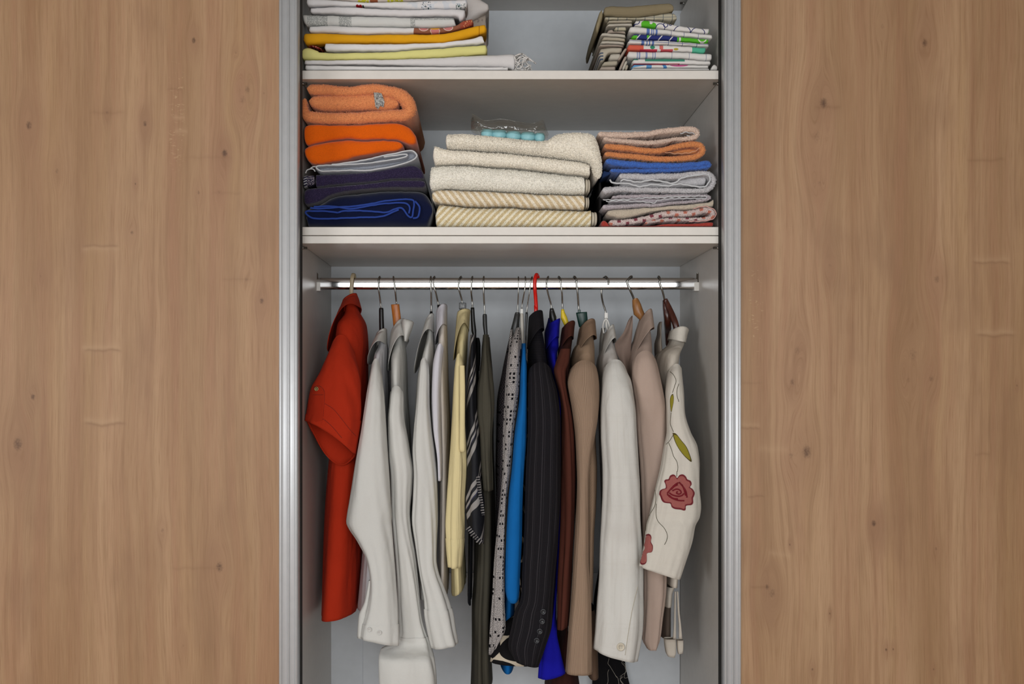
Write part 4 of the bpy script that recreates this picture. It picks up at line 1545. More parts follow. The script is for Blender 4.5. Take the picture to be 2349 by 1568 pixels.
def arms(parent, xt, yt, ytip, mat, w=.004, h=.006, span=.165, neck=None, name='shoulder_bar', dx=0, gap=0.0):
    """neck plus two sloping arms running front to back under the shoulders"""
    mb = MB()
    span = min(span, .06)
    w = min(w, .0022)
    h = min(h, .005)
    yt, ytip = yt + 26, ytip + 30
    if neck:
        nk = list(neck[0]) + [(xt, yt + 3)]
        rr = list(neck[1]) if not np.isscalar(neck[1]) else [neck[1]] * len(neck[0])
        rr = rr + [min(rr[-1], .003 if not (len(neck) > 2) else .3)]
        V, F = tubevf([W(a, b, R_) for a, b in nk], rr, 12, flat=neck[2] if len(neck) > 2 else None)
        mb.add(V, F)
    for s in (-1, 1):
        pts = []
        for t in np.linspace(0, 1, 14):
            d = R_ + s * (gap + (span - gap) * t)
            pts.append(W(xt + dx * t * s, yt + (ytip - yt) * (t ** .85), d))
        V, F = tubevf(pts, 1.0, 10, flat=(w, h))
        mb.add(V, F)
    return mb.build(name, mat, parent)


def hanger(label, x, y):
    return thing('clothes_hanger', label, 'hanger', W(x, y, R_), G_H)


def garment(name, label, cat_, x, y):
    return thing(name, label, cat_, W(x, y, R_), G_S)


def collar(parent, mat, top, bot, dt=(.225, .325), db=(.185, .365), name='collar', zt=0, zb=0, inner=28, shrink=3, pw=2.2, thick=2.2, **kw):
    """folded collar: stands up inside, turns over at the fold, falls outside. top/bot = (xl,yl,xr,yr)"""
    a, b = top, bot
    rows = [(a[0] + shrink, a[1] + inner, a[2] - shrink, a[3] + inner, dt[0] + .006, dt[1] - .006, zt, 0),
            (a[0] + shrink * .7, a[1] + 4, a[2] - shrink * .7, a[3] + 4, dt[0] + .004, dt[1] - .004, zt, 0),
            (a[0] + .8, a[1] - .6, a[2] - .8, a[3] - .6, dt[0] + .001, dt[1] - .001, zt, 0),
            (a[0], a[1] + 2, a[2], a[3] + 2, dt[0] - .001, dt[1] + .001, zt, 0)]
    for t in (.33, .66, 1.0):
        e = t ** .9
        rows.append((a[0] + (b[0] - a[0]) * e, a[1] + (b[1] - a[1]) * t, a[2] + (b[2] - a[2]) * e, a[3] + (b[3] - a[3]) * t,
                     dt[0] + (db[0] - dt[0]) * t, dt[1] + (db[1] - dt[1]) * t, zt + (zb - zt) * t, 0))
    kw.setdefault('step', 3.2)
    kw.setdefault('seg', 64)
    return loft(name, rows, mat, parent, hem=1.6, pw=pw, **kw)


def BT(top, rows, zt=-5, dt=(.23, .32)):
    """carry the body up inside its collar"""
    xl, yl, xr, yr = top
    lim = max(yl, yr) + 36
    R0 = [(xl + 4.5, yl + 10, xr - 4.5, yr + 10, dt[0] + .010, dt[1] - .010, zt, 0),
          (xl + 3.5, yl + 24, xr - 3.0, yr + 24, dt[0] + .002, dt[1] - .002, zt * .6, 0)]
    return R0 + [r for r in rows if r[0] > lim or len(r) not in (5, 7)]


FR = ((5, .0016, .4, 5), (9, .0009, 1.9, -4))

# 1 --- red shirt
RED = cloth('brick orange cotton', '#b02d12', var=.2, bs=.3)
REDI = cloth('brick orange cotton inside', '#9c2712', var=.2)
h = hanger('cream plastic hanger with a thick flat hook carrying the brick red shirt', 809, 690)
V, F = tubevf(cat([W(806, 684, R_ - .008), W(806, 665, R_ - .0125), W(807, 645, R_ - .013), W(808, 636, R_ - .0118), W(810, 630, R_ - .005), W(811, 628.5, R_), W(812, 630, R_ + .005), W(813, 637, R_ + .0118), W(813, 645, R_ + .013), W(813, 656, R_ + .013)], .003), 1.0, 12, flat=(.0048, .0026))
mesh('hook', V, F, MT['plastic_cream'], h, [(p[0], p[2]) for p in V])
arms(h, 803, 700, 800, MT['plastic_cream'], .004, .006, .15, neck=([(806, 676), (804, 702)], .006))
g = garment('shirt', 'brick red short-sleeved shirt hanging nearest the door pushed left', 'shirt', 790, 1400)
body = loft('shirt_body', BT((786, 690, 819, 673), [(690, 786, 823, .235, .315), (715, 777, 828, .20, .35), (745, 768, 831, .165, .39), (790, 762, 832, .14, .43), (840, 758, 830, .15, .45), (1000, 752, 830, .152, .45), (1100, 745, 827, .14, .45),
                           (1250, 736, 818, .125, .45), (726, 1421, 810, 1411, .125, .45)]), RED, g, wd=.12, folds=((4, .0028, .9, .5), (7, .0012, 2, 2)), wr=.002, pw=2.6, seg=72)
sl = loft('sleeve', [(806, 757, 812, .115, .16, -38, 0), (818, 751, 815, .09, .16, -26, 0), (832, 744, 819, .07, .16, -10, 0), (850, 735, 823, .055, .155), (895, 712, 827, .04, .15), (940, 705, 827, .03, .145), (701, 964, 815, 1040, .02, .135, -14, 62)],
          RED, g, hem=3, folds=((3, .002, .3, 2),), wr=.0025, pw=2.1, seg=72, off=3)
c = loft('sleeve_cuff', [(806, 757, 812, .115, .16, -38, 0), (818, 751, 815, .09, .16, -26, 0), (832, 744, 819, .07, .16, -10, 0), (850, 735, 823, .055, .155), (895, 712, 827, .04, .15), (940, 705, 827, .03, .145), (701, 964, 815, 1040, .02, .135, -14, 62)],
         RED, sl, hem=3, folds=((3, .002, .3, 2),), wr=.0025, pw=2.1, seg=72, off=3, t0=.80, t1=1.0, inflate=.0014)
sf = Surf(sl, c)
tb = patch('sleeve_tab', sf, [(714, 902), (719, 889), (730, 884), (739, 889), (744, 900), (743, 930), (741, 962), (725, 966), (706, 962), (708, 930)], RED, sl, .0022)
sf2 = Surf(tb, sl)
RST = plain('darker red stitching', '#7d1c0a', .9)
stroke('tab_stitching', sf2, [[(714, 900), (719, 889), (730, 884), (739, 889), (744, 900), (743, 930), (741, 962)], [(708, 930), (706, 960)], [(717, 905), (741, 905)]], .0006, RST, sl, .0006)
stroke('cuff_seam', Surf(sl, c), [[(745, 925), (765, 938), (785, 962), (803, 985), (817, 1000)], [(744, 962), (762, 978), (784, 1004)]], .0006, RST, sl, .0006)
button('eyelet_button', sf2, 726, 891.5, .0052, plain('brass', '#8a7a52', .35, Metallic=.8), sl, holes=2)
collar(g, RED, (786, 690, 819, 673), (753, 806, 828, 706), dt=(.24, .315), db=(.15, .37), zt=-2, zb=-36, pw=2.2)

# 2 --- white shirt with two cuff buttons
WS = cloth('white cotton shirting', '#cdccc7', var=.06, bs=.2)
WS2 = cloth('cool white shirting', '#cbcacd', var=.06, bs=.2)
h = hanger('slim black plastic hanger second from the door pushed left', 875, 720)
hook(h, [(874.5, 712), (873, 695), (870, 672), (868, 655), (869, 643), (871.5, 635)])
arms(h, 876, 760, 830, MT['plastic_black'], .003, .005, .14, neck=([(874.5, 706), (874.6, 712), (875, 735), (876, 764)], [.0052, .006, .0062, .0066]))
g = garment('shirt', 'white long-sleeved shirt with two buttons on its cuff, beside the brick red shirt', 'shirt', 865, 1450)
loft('shirt_body', BT((862, 770, 888, 754), [(772, 866, 888, .24, .31), (790, 862, 889, .20, .35), (815, 856, 882, .16, .39), (850, 852, 879, .13, .43), (900, 850, 880, .12, .44), (1100, 842, 884, .12, .44), (1240, 830, 880, .12, .44), (816, 1404, 882, 1396, .12, .44)]),
     WS2, g, wd=.12, folds=((5, .003, .2, 1), (8, .0015, 1, 2)), wr=.002, seg=72)
rA = [(858, 850, 877, .122, .15, -36, 0), (866, 848, 878, .10, .145, -26, 0), (882, 845, 879, .078, .14, -8, 0), (920, 838, 881, .06, .12), (1000, 826, 886, .045, .115), (1080, 812, 892, .035, .11), (1150, 801, 896, .03, .105), (1184, 796, 899, .03, .105), (1197, 795, 899, .03, .105), (1206, 798, 900, .03, .103), (1240, 819, 902, .03, .10),
      (1290, 843, 905, .03, .095), (1340, 850, 908, .03, .09), (1395, 843, 911, .03, .08), (1432, 833, 912, .028, .075), (829, 1462, 913, 1478, .026, .075)]
kA = dict(folds=((3, .0022, .6, 1.2), (6, .0007, 2.2, -2)), wr=.003, seg=72, off=5)
sl = loft('sleeve', rA, WS, g, hem=2, **kA)
cf = loft('cuff', rA, WS, sl, t0=.936, inflate=.0012, hem=3, **kA)
sf = Surf(sl, cf)
PRL = plain('pearl button', '#cfcdc8', .25)
button('cuff_button', sf, 847.5, 1443, .0052, PRL, sl)
button('cuff_button', sf, 870.5, 1450, .0052, PRL, sl)
pl = loft('sleeve_placket', [(1330, 846, 853, .06, .075), (1380, 836, 848, .055, .075), (1410, 824, 842, .05, .075), (1440, 821, 842, .05, .075), (820, 1461, 838, 1463, .05, .075)], WS, sl, hem=2, wr=.0015, off=8)
collar(g, WS, (862, 770, 888, 754), (845, 836, 887, 790), dt=(.235, .315), db=(.16, .36), zb=-22, zt=-4, wr=.002, off=2)

# 3 --- white shirt with long unfolded cuff
h = hanger('orange varnished wooden hanger with a square neck between two white shirts', 908, 720)
hook(h, [(910, 702), (909, 690), (907, 670), (904, 648), (902.5, 635)])
arms(h, 912, 790, 875, MT['wood_orange'], .0045, .005, .12, neck=([(906.5, 698), (906.6, 700), (910, 728), (913, 760), (912, 800)], 1.0, (.0105, .0075)))
g = garment('shirt', 'white shirt with a long unfolded cuff, overlapping the one with two cuff buttons', 'shirt', 930, 1500)
loft('shirt_body', BT((896, 764, 928, 731), [(775, 897, 926, .24, .31), (795, 894, 927, .20, .35), (830, 893, 926, .15, .40), (870, 893, 925, .13, .43), (1000, 896, 932, .15, .44), (1300, 900, 936, .15, .44), (1470, 902, 936, .15, .44)]), WS, g, wd=.12, folds=((5, .002, 1.4, 2),), wr=.002, seg=72)
rB = [(898, 896, 924, .118, .15, -14, 0), (908, 894, 925, .10, .148, -8, 0), (930, 892, 925, .088, .145), (960, 890, 927, .08, .14), (1000, 891, 934, .078, .14), (1040, 893, 940, .075, .14), (1080, 897, 946, .075, .14), (1120, 899, 944, .075, .14), (1175, 900, 940, .075, .135), (1210, 902, 942, .075, .13), (1276, 906, 951, .075, .13),
      (1343, 911, 959, .075, .125), (1420, 914, 969, .085, .13), (1438, 915, 973, .086, .13), (1472, 906, 984, .084, .13), (1486, 876, 988, .07, .125), (1510, 873, 996, .035, .11), (1545, 874, 1002, .03, .105), (1585, 877, 1005, .03, .105)]
kB = dict(folds=((3, .0026, 1.9, 2.5), (6, .0012, 1.2, 3)), wr=.003, seg=80, off=11)
sl = loft('sleeve', rB, WS, g, hem=3, t1=.795, **kB)
cf = loft('cuff', rB, WS, sl, t0=.79, inflate=.001, hem=3, **kB)
collar(g, WS, (896, 764, 928, 731), (891, 850, 937, 776), dt=(.235, .32), db=(.165, .37), zb=-28, zt=-6, wr=.003, off=6)
loft('collar_point', [(733, 924, 936, .20, .26), (738, 922, 950, .19, .255), (750, 923, 947, .185, .25), (768, 926, 940, .185, .25), (783, 928, 935, .19, .24)], WS, g, hem=2, wr=.001)

# 4 --- third white shirt
h = hanger('thin wire-hooked black hanger holding the white shirt with a pointed collar tip', 990, 720)
hook(h, [(989.5, 720), (989.5, 700), (989, 670), (988, 650), (988.5, 635)])
arms(h, 983, 750, 818, MT['plastic_black'], .003, .005, .14, neck=([(989.5, 714), (987, 735), (984, 755)], .0036))
g = garment('shirt', 'white shirt with a wide flaring cuff, third of the white long-sleeved shirts', 'shirt', 985, 1450)
loft('shirt_body', BT((975, 741, 995, 720), [(752, 977, 996, .245, .31), (775, 973, 996, .20, .35), (820, 965, 993, .16, .40), (860, 955, 991, .15, .43), (950, 948, 990, .155, .44), (1000, 947, 988, .155, .44), (1200, 955, 987, .155, .44), (1370, 957, 987, .155, .44)]), WS, g, wd=.12, folds=((5, .0016, .2, 1),), wr=.0016, seg=72)
rC = [(836, 964, 982, .125, .155, -16, 0), (846, 963, 983, .11, .15, -10, 0), (862, 961, 984, .10, .15), (923, 956, 985, .085, .145), (978, 951, 989, .08, .14), (1033, 948, 995, .08, .14), (1090, 951, 1000, .08, .14), (1141, 949, 1002, .08, .14), (1191, 946, 1003, .08, .14), (1242, 952, 1001, .08, .135), (1282, 957, 1000, .078, .135),
      (1316, 962, 1006, .075, .13), (1343, 967, 1016, .07, .13), (1380, 973, 1029, .065, .13), (1404, 974, 1036, .06, .13), (1444, 981, 1043, .055, .125), (991, 1483, 1049, 1474, .05, .125)]
kC = dict(folds=((3, .0022, .2, 2), (6, .0012, .4, 3)), wr=.002, seg=80, off=17)
sl = loft('sleeve', rC, WS, g, hem=3, **kC)
loft('cuff', rC, WS, sl, t0=.868, inflate=.0013, hem=3, **kC)
collar(g, WS, (975, 741, 995, 720), (950, 856, 995, 762), dt=(.24, .31), db=(.16, .36), zb=-34, zt=-6, wr=.002, off=7)

# 5 --- lilac white short sleeve shirt
h = hanger('thin wire-hooked black hanger leaning beneath the lilac-white collar', 1005, 700)
hook(h, [(1007, 704), (1004, 690), (999.5, 670), (995, 656), (993.5, 645), (997, 635)])
arms(h, 1013, 745, 830, MT['plastic_black'], .003, .005, .14, neck=([(1006.5, 699), (1010, 720), (1013, 752)], .0045))
g = garment('shirt', 'lilac-white short-sleeved shirt with an upright collar, next to the pale yellow one', 'shirt', 1012, 1300)
LW = cloth('lilac white shirting', '#cccad1', var=.05)
loft('shirt_body', BT((1001, 712, 1027, 700), [(745, 1004, 1025, .245, .31), (790, 1004, 1025, .19, .36), (843, 1002, 1025, .14, .41), (900, 1003, 1026, .13, .44), (964, 1004, 1029, .14, .44), (1100, 1006, 1031, .145, .44), (1300, 1006, 1026, .145, .44), (1376, 1005, 1024, .145, .44)]),
     cloth('warm grey shadowed shirting', '#cfc6bd'), g, wd=.12, folds=((5, .0018, 1.2, 2),), wr=.0015, seg=72)
loft('sleeve', [(800, 1002, 1018, .118, .15, -12, 0), (812, 998, 1016, .11, .15, -6, 0), (840, 993, 1013, .10, .15), (909, 990, 1010, .095, .145), (978, 993, 1010, .095, .145), (1057, 1004, 1012, .095, .14), (1101, 1005.5, 1012, .095, .14)], LW, g, hem=3, folds=((5, .0016, .9, 2),), wr=.001, seg=64)
collar(g, LW, (1001, 712, 1027, 700), (998, 790, 1026, 748), dt=(.235, .315), db=(.18, .35), zb=-16, zt=-6, wr=.0012, off=9)

# 6 --- pale yellow shirt on hanger with size cube
h = hanger('black hanger with a size cube on its hook, above the pale yellow shirt', 1061, 705)
hook(h, [(1061, 700), (1059, 686), (1054, 668), (1051.5, 655), (1053, 643), (1058, 635)])
a_ = arms(h, 1060, 740, 830, MT['plastic_black'], .003, .005, .14, neck=([(1060, 708), (1060, 745)], .004))
cb = pbox('size_marker', Xw(1053, R_), Xw(1069, R_), R_ - .0075, R_ + .0075, Zw(709, R_), Zw(694.5, R_), MT['plastic_black'], h, .0012)
fc = bpy.data.curves.new('size_number', 'FONT')
fc.body = '16'
fc.size = .0098
fc.extrude = .0002
fc.align_x = 'CENTER'
fc.align_y = 'CENTER'
tmp = bpy.data.objects.new('tmp_text', fc)
fm0 = bpy.data.meshes.new_from_object(tmp)
bpy.data.objects.remove(tmp)
cc_ = np.array(W(1060.4, 701.8, R_ - .0078))
tv = [(cc_[0] + p.co.x, cc_[1] - p.co.z, cc_[2] + p.co.y) for p in fm0.vertices]
mesh('size_number', tv, [tuple(p.vertices) for p in fm0.polygons], plain('white print', '#b4b4b4', .6), cb, smooth=False)
g = garment('shirt', 'pale yellow long-sleeved shirt hanging from the hanger with the size cube', 'shirt', 1050, 1300)
YE = cloth('pale yellow cotton', '#dccd9c', var=.1)
loft('shirt_body', BT((1049, 716, 1079, 711), [(745, 1050, 1074, .245, .31), (770, 1047, 1073, .20, .35), (820, 1045, 1070, .16, .40), (860, 1043, 1066, .14, .43), (1000, 1041, 1066, .14, .44), (1242, 1034, 1063, .13, .44), (1033, 1368, 1067, 1348, .13, .44)]), YE, g, wd=.12, folds=((5, .0016, .6, 2),), wr=.0015, seg=72)
rY = [(836, 1043, 1064, .122, .15, -26, 0), (846, 1042, 1065, .105, .15, -16, 0), (858, 1041.5, 1065.5, .10, .15, -6, 0), (882, 1040, 1066, .095, .145), (964, 1037, 1066, .09, .14), (1019, 1035, 1067, .09, .14), (1074, 1032, 1066.5, .085, .14), (1158, 1028, 1062, .08, .135), (1208, 1026, 1062, .08, .13), (1249, 1028, 1060, .078, .125), (1031, 1300, 1056, 1299, .075, .12)]
sl = loft('sleeve', rY, YE, g, hem=4, folds=((4, .0022, .2, 1.5), (7, .001, .9, 3)), wr=.0018, seg=72, off=21)
loft('cuff', rY, YE, sl, hem=4, t0=.86, inflate=.0012, folds=((4, .0022, .2, 1.5), (7, .001, .9, 3)), wr=.0018, seg=72, off=21)
YD = cloth('golden yellow shade', '#c9a768')
loft('sleeve_tab', [(838, 1054, 1065.5, .082, .092), (900, 1054, 1067.5, .078, .09), (1030, 1053, 1067.5, .076, .09), (1036, 1055, 1067, .078, .09)], YE, sl, hem=2, wr=.001)
collar(g, YE, (1049, 716, 1079, 711), (1040, 826, 1076, 756), dt=(.235, .315), db=(.165, .355), zb=-38, zt=-3, wr=.001, off=10)

# 7 --- black blouse with diagonal stripes
h = hanger('black hanger with a slender neck over the diagonally striped blouse', 1084, 720)
hook(h, [(1084, 708), (1083, 690), (1081, 668), (1082, 650), (1084, 635)])
arms(h, 1090, 758, 830, MT['plastic_black'], .0032, .006, .15, neck=([(1083.8, 705), (1084, 712), (1085, 735), (1087, 758), (1090, 782)], [.0045, .005, .0055, .0065, .003]))
BK = '#17181d'


def diag_fn(m, u, v, c):
    w = (u * 1.0 + v * .62)
    w = w + (m.noise((u * 20, v * 8, 0.0), 1, 1) - .5) * .02
    k = (w * 12.5).frac()
    a = box(m, k, v, .08, .17).max(box(m, k, v, .24, .30)).max(box(m, k, v, .40, .54))
    b = box(m, k, v, .30, .325)
    c = m.mix(a * (m.noise((v * 7, 0.0, 3.0), 1, 0) > .40), c, '#8f8b88')
    return m.mix(b, c, '#2e2f45')


STR = cloth('black satin with grey diagonal stripes', BK, diag_fn, rough=.6)
g = garment('blouse', 'black blouse with grey diagonal stripes and a ruffled hem, beside the pale yellow shirt', 'blouse', 1085, 1300)
loft('blouse_body', [(780, 1084, 1096, .22, .33), (810, 1082, 1097, .17, .38), (850, 1080, 1097, .15, .42), (1000, 1078, 1094, .155, .44), (1200, 1074, 1085, .145, .44), (1072, 1376, 1080, 1388, .15, .44)], cloth('black striped lining', '#101116', over((lambda m, u, v: (u * 90).frac() < .2, '#3a3b44'))), g, wd=.1, folds=((6, .0015, 0, 2),), wr=.001, seg=64)
rS = [(768, 1079.5, 1090, .155, .23), (785, 1078, 1091, .125, .22), (805, 1077, 1091, .115, .19), (882, 1072, 1092, .10, .16), (937, 1070.5, 1093, .095, .15), (992, 1072, 1098, .09, .145), (1074, 1073.5, 1102, .085, .14), (1110, 1071.5, 1102.5, .085, .14), (1150, 1070.5, 1110, .08, .135), (1075, 1212, 1109, 1246, .08, .135)]
sl = loft('sleeve', rS, STR, g, hem=3, folds=((4, .0012, .9, 1),), wr=.0012, seg=64, uw=55)
RUF = cloth('striped ruffle', BK, over((lambda m, u, v: (u * 170).frac() < .42, '#8a8684')))
o = MB()
for (P, wv) in (([(1078, 1206), (1088, 1220), (1099, 1233), (1108, 1240)], 12), ([(1100, 1092), (1103, 1120), (1108, 1150), (1112, 1180)], 8)):
    Q = cat(P, 1.2)
    Tn = np.gradient(Q, axis=0)
    Tn /= np.linalg.norm(Tn, axis=1)[:, None]
    Nn = np.stack([-Tn[:, 1], Tn[:, 0]], 1)
    if wv == 10:
        Nn = -Nn * 1.0
    V, U = [], []
    for i in range(len(Q)):
        for j in range(6):
            a = j / 5
            p = Q[i] + Nn[i] * wv * a * (.9 + .15 * math.sin(i * .9))
            V.append(W(p[0], p[1], .078 + .006 * a * math.sin(i * .75)))
            U.append((i * 1.2 / 1000, a * .01))
    o.add(V, grid_faces(len(Q), 6), U)
o.build('ruffle', RUF, sl)
loft('lace_shoulder', [(775, 1093, 1098, .19, .25), (790, 1093, 1101, .175, .25), (815, 1093, 1101, .175, .25), (850, 1094, 1099, .17, .24)], cloth('black lace', '#0d0d0e', bs=.8), g, hem=2, wr=.003)

# 8 --- olive knit
h = hanger('black hanger with a straight neck carrying the dark olive knit top', 1112, 740)
hook(h, [(1112, 724), (1111, 700), (1109.5, 672), (1109, 650), (1110, 635)])
arms(h, 1115, 768, 835, MT['plastic_grey'], .0035, .006, .15, neck=([(1112, 720), (1112, 724), (1112.5, 745), (1115, 772)], [.0045, .0056, .0056, .0045]))
g = garment('knit_top', 'long dark olive knit top hanging between the striped blouse and the black and white knit', 'top', 1105, 1500)
OL = cloth('dark olive jersey', '#47443a', over((lambda m, u, v: m.noise((u * 40, v * 6, 0.0), 1, 2) > .62, '#453f34')), var=.25)
OL2 = cloth('dark olive jersey in the body', '#423f36', var=.25)
loft('knit_body', [(772, 1109, 1122, .22, .33), (800, 1107, 1124, .17, .38), (850, 1106, 1128, .15, .42), (900, 1104, 1131, .155, .44), (1046, 1102, 1129, .155, .44), (1130, 1101, 1130, .16, .44), (1249, 1092, 1132, .15, .44), (1340, 1089, 1129, .125, .44), (1410, 1084, 1126, .12, .44), (1500, 1083, 1125, .12, .44), (1600, 1079, 1130, .12, .44)],
     OL2, g, wd=.08, folds=((6, .003, .5, 3), (10, .0016, 1, 3)), wr=.002, seg=80)
loft('sleeve', [(768, 1108, 1121, .165, .23), (800, 1106, 1122, .125, .21), (849, 1102.5, 1127, .11, .17), (896, 1096, 1131, .105, .16), (937, 1096, 1132, .10, .155), (1000, 1103, 1127, .10, .15), (1046, 1106, 1126, .10, .15), (1124, 1112, 1127, .10, .15)], OL, g, hem=4, folds=((4, .0022, 1, 2), (7, .001, 1, 3)), wr=.0018, seg=72)

# 9 --- black and white knit cardigan
h = hanger('charcoal plastic hanger with wide arms under the black and white knit', 1187, 740)
hook(h, [(1187.5, 722), (1188, 700), (1189, 672), (1189.3, 650), (1189, 635)], .0016)
arms(h, 1180, 748, 805, MT['plastic_grey'], .005, .009, .15, neck=([(1187, 716), (1187, 720), (1184, 738), (1181, 758)], [.005, .007, .0085, .011]))
g = garment('cardigan', 'black and white boucle knit cardigan with a tweed-like weave', 'cardigan', 1150, 1450)


def knit_fn(m, u, v, c):
    wj = (m.noise((u * 60, v * 60, 7.0), 1, 2) - .5)
    cu, cv = u * 400 + wj * 2.5, v * 300 + wj * 3.5
    row = cv.floor()
    a = ((cu + row * .5).frac() - .5).abs()
    b = (cv.frac() - .5).abs()
    j = m.noise((u * 500, v * 500, 0.0), 1, 1)
    blk = (a + (j - .5) * .25) > .25
    c = m.mix(blk * .85, c, '#26242a')
    gap = (b + (j - .5) * .2) > .40
    c = m.mix(gap * .7, c, '#3b383e')
    cell = m.noise(((u * 105).floor() * 3.1, (v * 105).floor() * 5.7, 0.0), 1, 0)
    dot = ((u * 105).frac() - .5).abs().max(((v * 105).frac() - .5).abs()) < .28
    return m.mix(dot * (cell > .58), c, '#0d0c10')


KN = cloth('black and white boucle', '#cfc8c4', knit_fn, weave=500, bs=.9, kd=.002)
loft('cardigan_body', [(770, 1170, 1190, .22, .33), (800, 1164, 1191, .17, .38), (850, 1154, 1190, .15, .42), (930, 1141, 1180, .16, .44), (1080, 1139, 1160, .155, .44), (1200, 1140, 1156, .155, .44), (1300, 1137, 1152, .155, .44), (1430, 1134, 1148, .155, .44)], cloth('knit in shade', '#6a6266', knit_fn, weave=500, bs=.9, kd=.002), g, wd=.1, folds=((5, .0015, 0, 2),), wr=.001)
rK = [(752, 1185, 1193, .17, .24), (775, 1176, 1193, .135, .22), (800, 1169, 1193, .115, .19), (870, 1160, 1191, .10, .16), (928, 1157, 1185, .095, .15), (987, 1154, 1178, .09, .145), (1080, 1152, 1171, .085, .14), (1142, 1147, 1163, .08, .135), (1204, 1142, 1159, .078, .125), (1304, 1134, 1156.5, .07, .115), (1376, 1130, 1157, .062, .105), (1440, 1126, 1160, .058, .10), (1124, 1500, 1140, 1478, .055, .098)]
loft('sleeve', rK, KN, g, hem=3, folds=((3, .0022, 1.9, 2), (6, .001, .5, 2)), wr=.002, seg=72, uw=62)
loft('neck_edge', [(756, 1171, 1176, .23, .25), (775, 1168, 1175, .21, .24), (800, 1166, 1172, .19, .23)], KN, g, hem=2, wr=.001)

# 10 --- bright blue top
h = hanger('white plastic hanger with a square cap over the bright blue top', 1198, 740)
hook(h, [(1197, 712), (1198, 696), (1203, 668), (1205.5, 650), (1205, 635)], .0017)
arms(h, 1199.3, 800, 850, plain('ivory plastic', '#b9b3a8', .4), .0016, .004, .03, neck=([(1196.5, 718), (1197, 722), (1198, 760), (1199, 790)], [.0036, .0044, .0044, .003]))
pbox('hook_cap', Xw(1193.6, R_), Xw(1199.8, R_), R_ - .0035, R_ + .0035, Zw(719, R_), Zw(708, R_), MT['plastic_white'], h, .0008)
g = garment('top', 'bright blue long-sleeved top squeezed between the knit cardigan and the pinstripe blazer', 'top', 1185, 1400)
BLU = cloth('bright azure jersey', '#0a60a4', var=.1)
loft('top_body', [(800, 1194, 1204, .23, .32), (830, 1194, 1204, .19, .36), (880, 1194, 1205, .175, .42), (1000, 1193, 1203, .165, .44), (1200, 1170, 1188, .165, .44), (1400, 1154, 1183, .172, .44), (1147, 1533, 1182, 1533, .172, .44, 8, 0)], BLU, g, wd=.08, wr=.001)
loft('sleeve', [(788, 1196, 1205.5, .15, .22), (808, 1196, 1206, .115, .20), (850, 1194, 1208, .095, .17), (900, 1193, 1208, .085, .15), (1002, 1180, 1207, .07, .13), (1080, 1173, 1202, .062, .12), (1142, 1166, 1199, .058, .115), (1236, 1161, 1197, .055, .11), (1320, 1159, 1193, .05, .105), (1350, 1159, 1192, .05, .10), (1162, 1370, 1190, 1372, .05, .10, 8, 0)],
     BLU, g, hem=3, folds=((3, .001, .5, 1),), wr=.0012, seg=64)

# 11 --- black dress with cream rings
h = hanger('charcoal plastic hanger whose hook slants under the red hook', 1206, 740)
hook(h, [(1208, 722), (1209.5, 703), (1214, 672), (1217.5, 650), (1221, 637)], .0016)
arms(h, 1206.3, 752, 778, MT['plastic_grey'], .0014, .003, .085, neck=([(1208, 716), (1208, 722), (1207.4, 738), (1206.3, 765)], [.003, .0034, .003, .0018]))
g = garment('dress', 'black dress with large cream-ringed dots peeping out below the knit and the pinstripe blazer', 'dress', 1180, 1520)


def ring_fn(m, u, v, c):
    a, b = u * 17, v * 17
    c = m.mix(0.0, '#c8bca8', '#c8bca8')
    row = b.floor()
    du = (a + row * .5).frac() - .5
    dv = b.frac() - .5
    d = (du * du + dv * dv).sqrt()
    j = (m.noise((u * 50, v * 50, 0.0), 1, 1) - .5) * .06
    return m.mix((d + j) < .515, c, '#131214')


loft('dress_body', [(822, 1206.5, 1209.5, .175, .375), (850, 1208.5, 1212.5, .18, .41), (1000, 1207, 1213, .165, .44), (1200, 1199, 1208, .16, .44), (1300, 1196, 1208, .15, .30), (1400, 1190, 1211, .118, .16), (1440, 1150, 1212, .106, .15), (1480, 1132, 1216, .104, .15), (1124, 1522, 1220, 1530, .104, .15)],
     cloth('black crepe with cream rings', '#c8bca8', ring_fn), g, wd=.05, folds=((7, .0022, .5, 2),), wr=.003, seg=80, uw=95)

# 12 --- pinstripe blazer on red hanger
h = hanger('glossy red plastic hanger on the clothes rail', 1229, 700)
hook(h, [(1230, 722), (1230, 704), (1228.5, 680, R_ - .006), (1227, 662, R_ - .0132), (1227, 645, R_ - .0136), (1228.2, 636, R_ - .0112), (1230, 630.5, R_ - .004), (1231.5, 630, R_ + .003), (1233.5, 634, R_ + .0105), (1234.5, 644, R_ + .0136), (1234.5, 654, R_ + .0136)], .0047, MT['plastic_red'], True)
# shaft through the neck
arms(h, 1230, 785, 880, MT['plastic_red'], .005, .006, .11, neck=([(1229, 700), (1229.5, 712), (1230, 790)], .0048))
g = garment('blazer', 'charcoal pinstripe blazer with four buttons at the cuff, on the red hanger', 'blazer', 1230, 1500)


def pin_fn(m, u, v, c):
    k = (u * 98).frac()
    a = box(m, k, v, .46, .53)
    b = box(m, k, v, .70, .75)
    return m.mix((a * .22).max(b * .10), c, '#6c676c')


PIN = cloth('charcoal pinstripe wool', '#171519', pin_fn, var=.15)


def pin2(m, u, v, c):
    return m.mix(((v * 130).frac() < .10) * .14, c, '#5a555a')


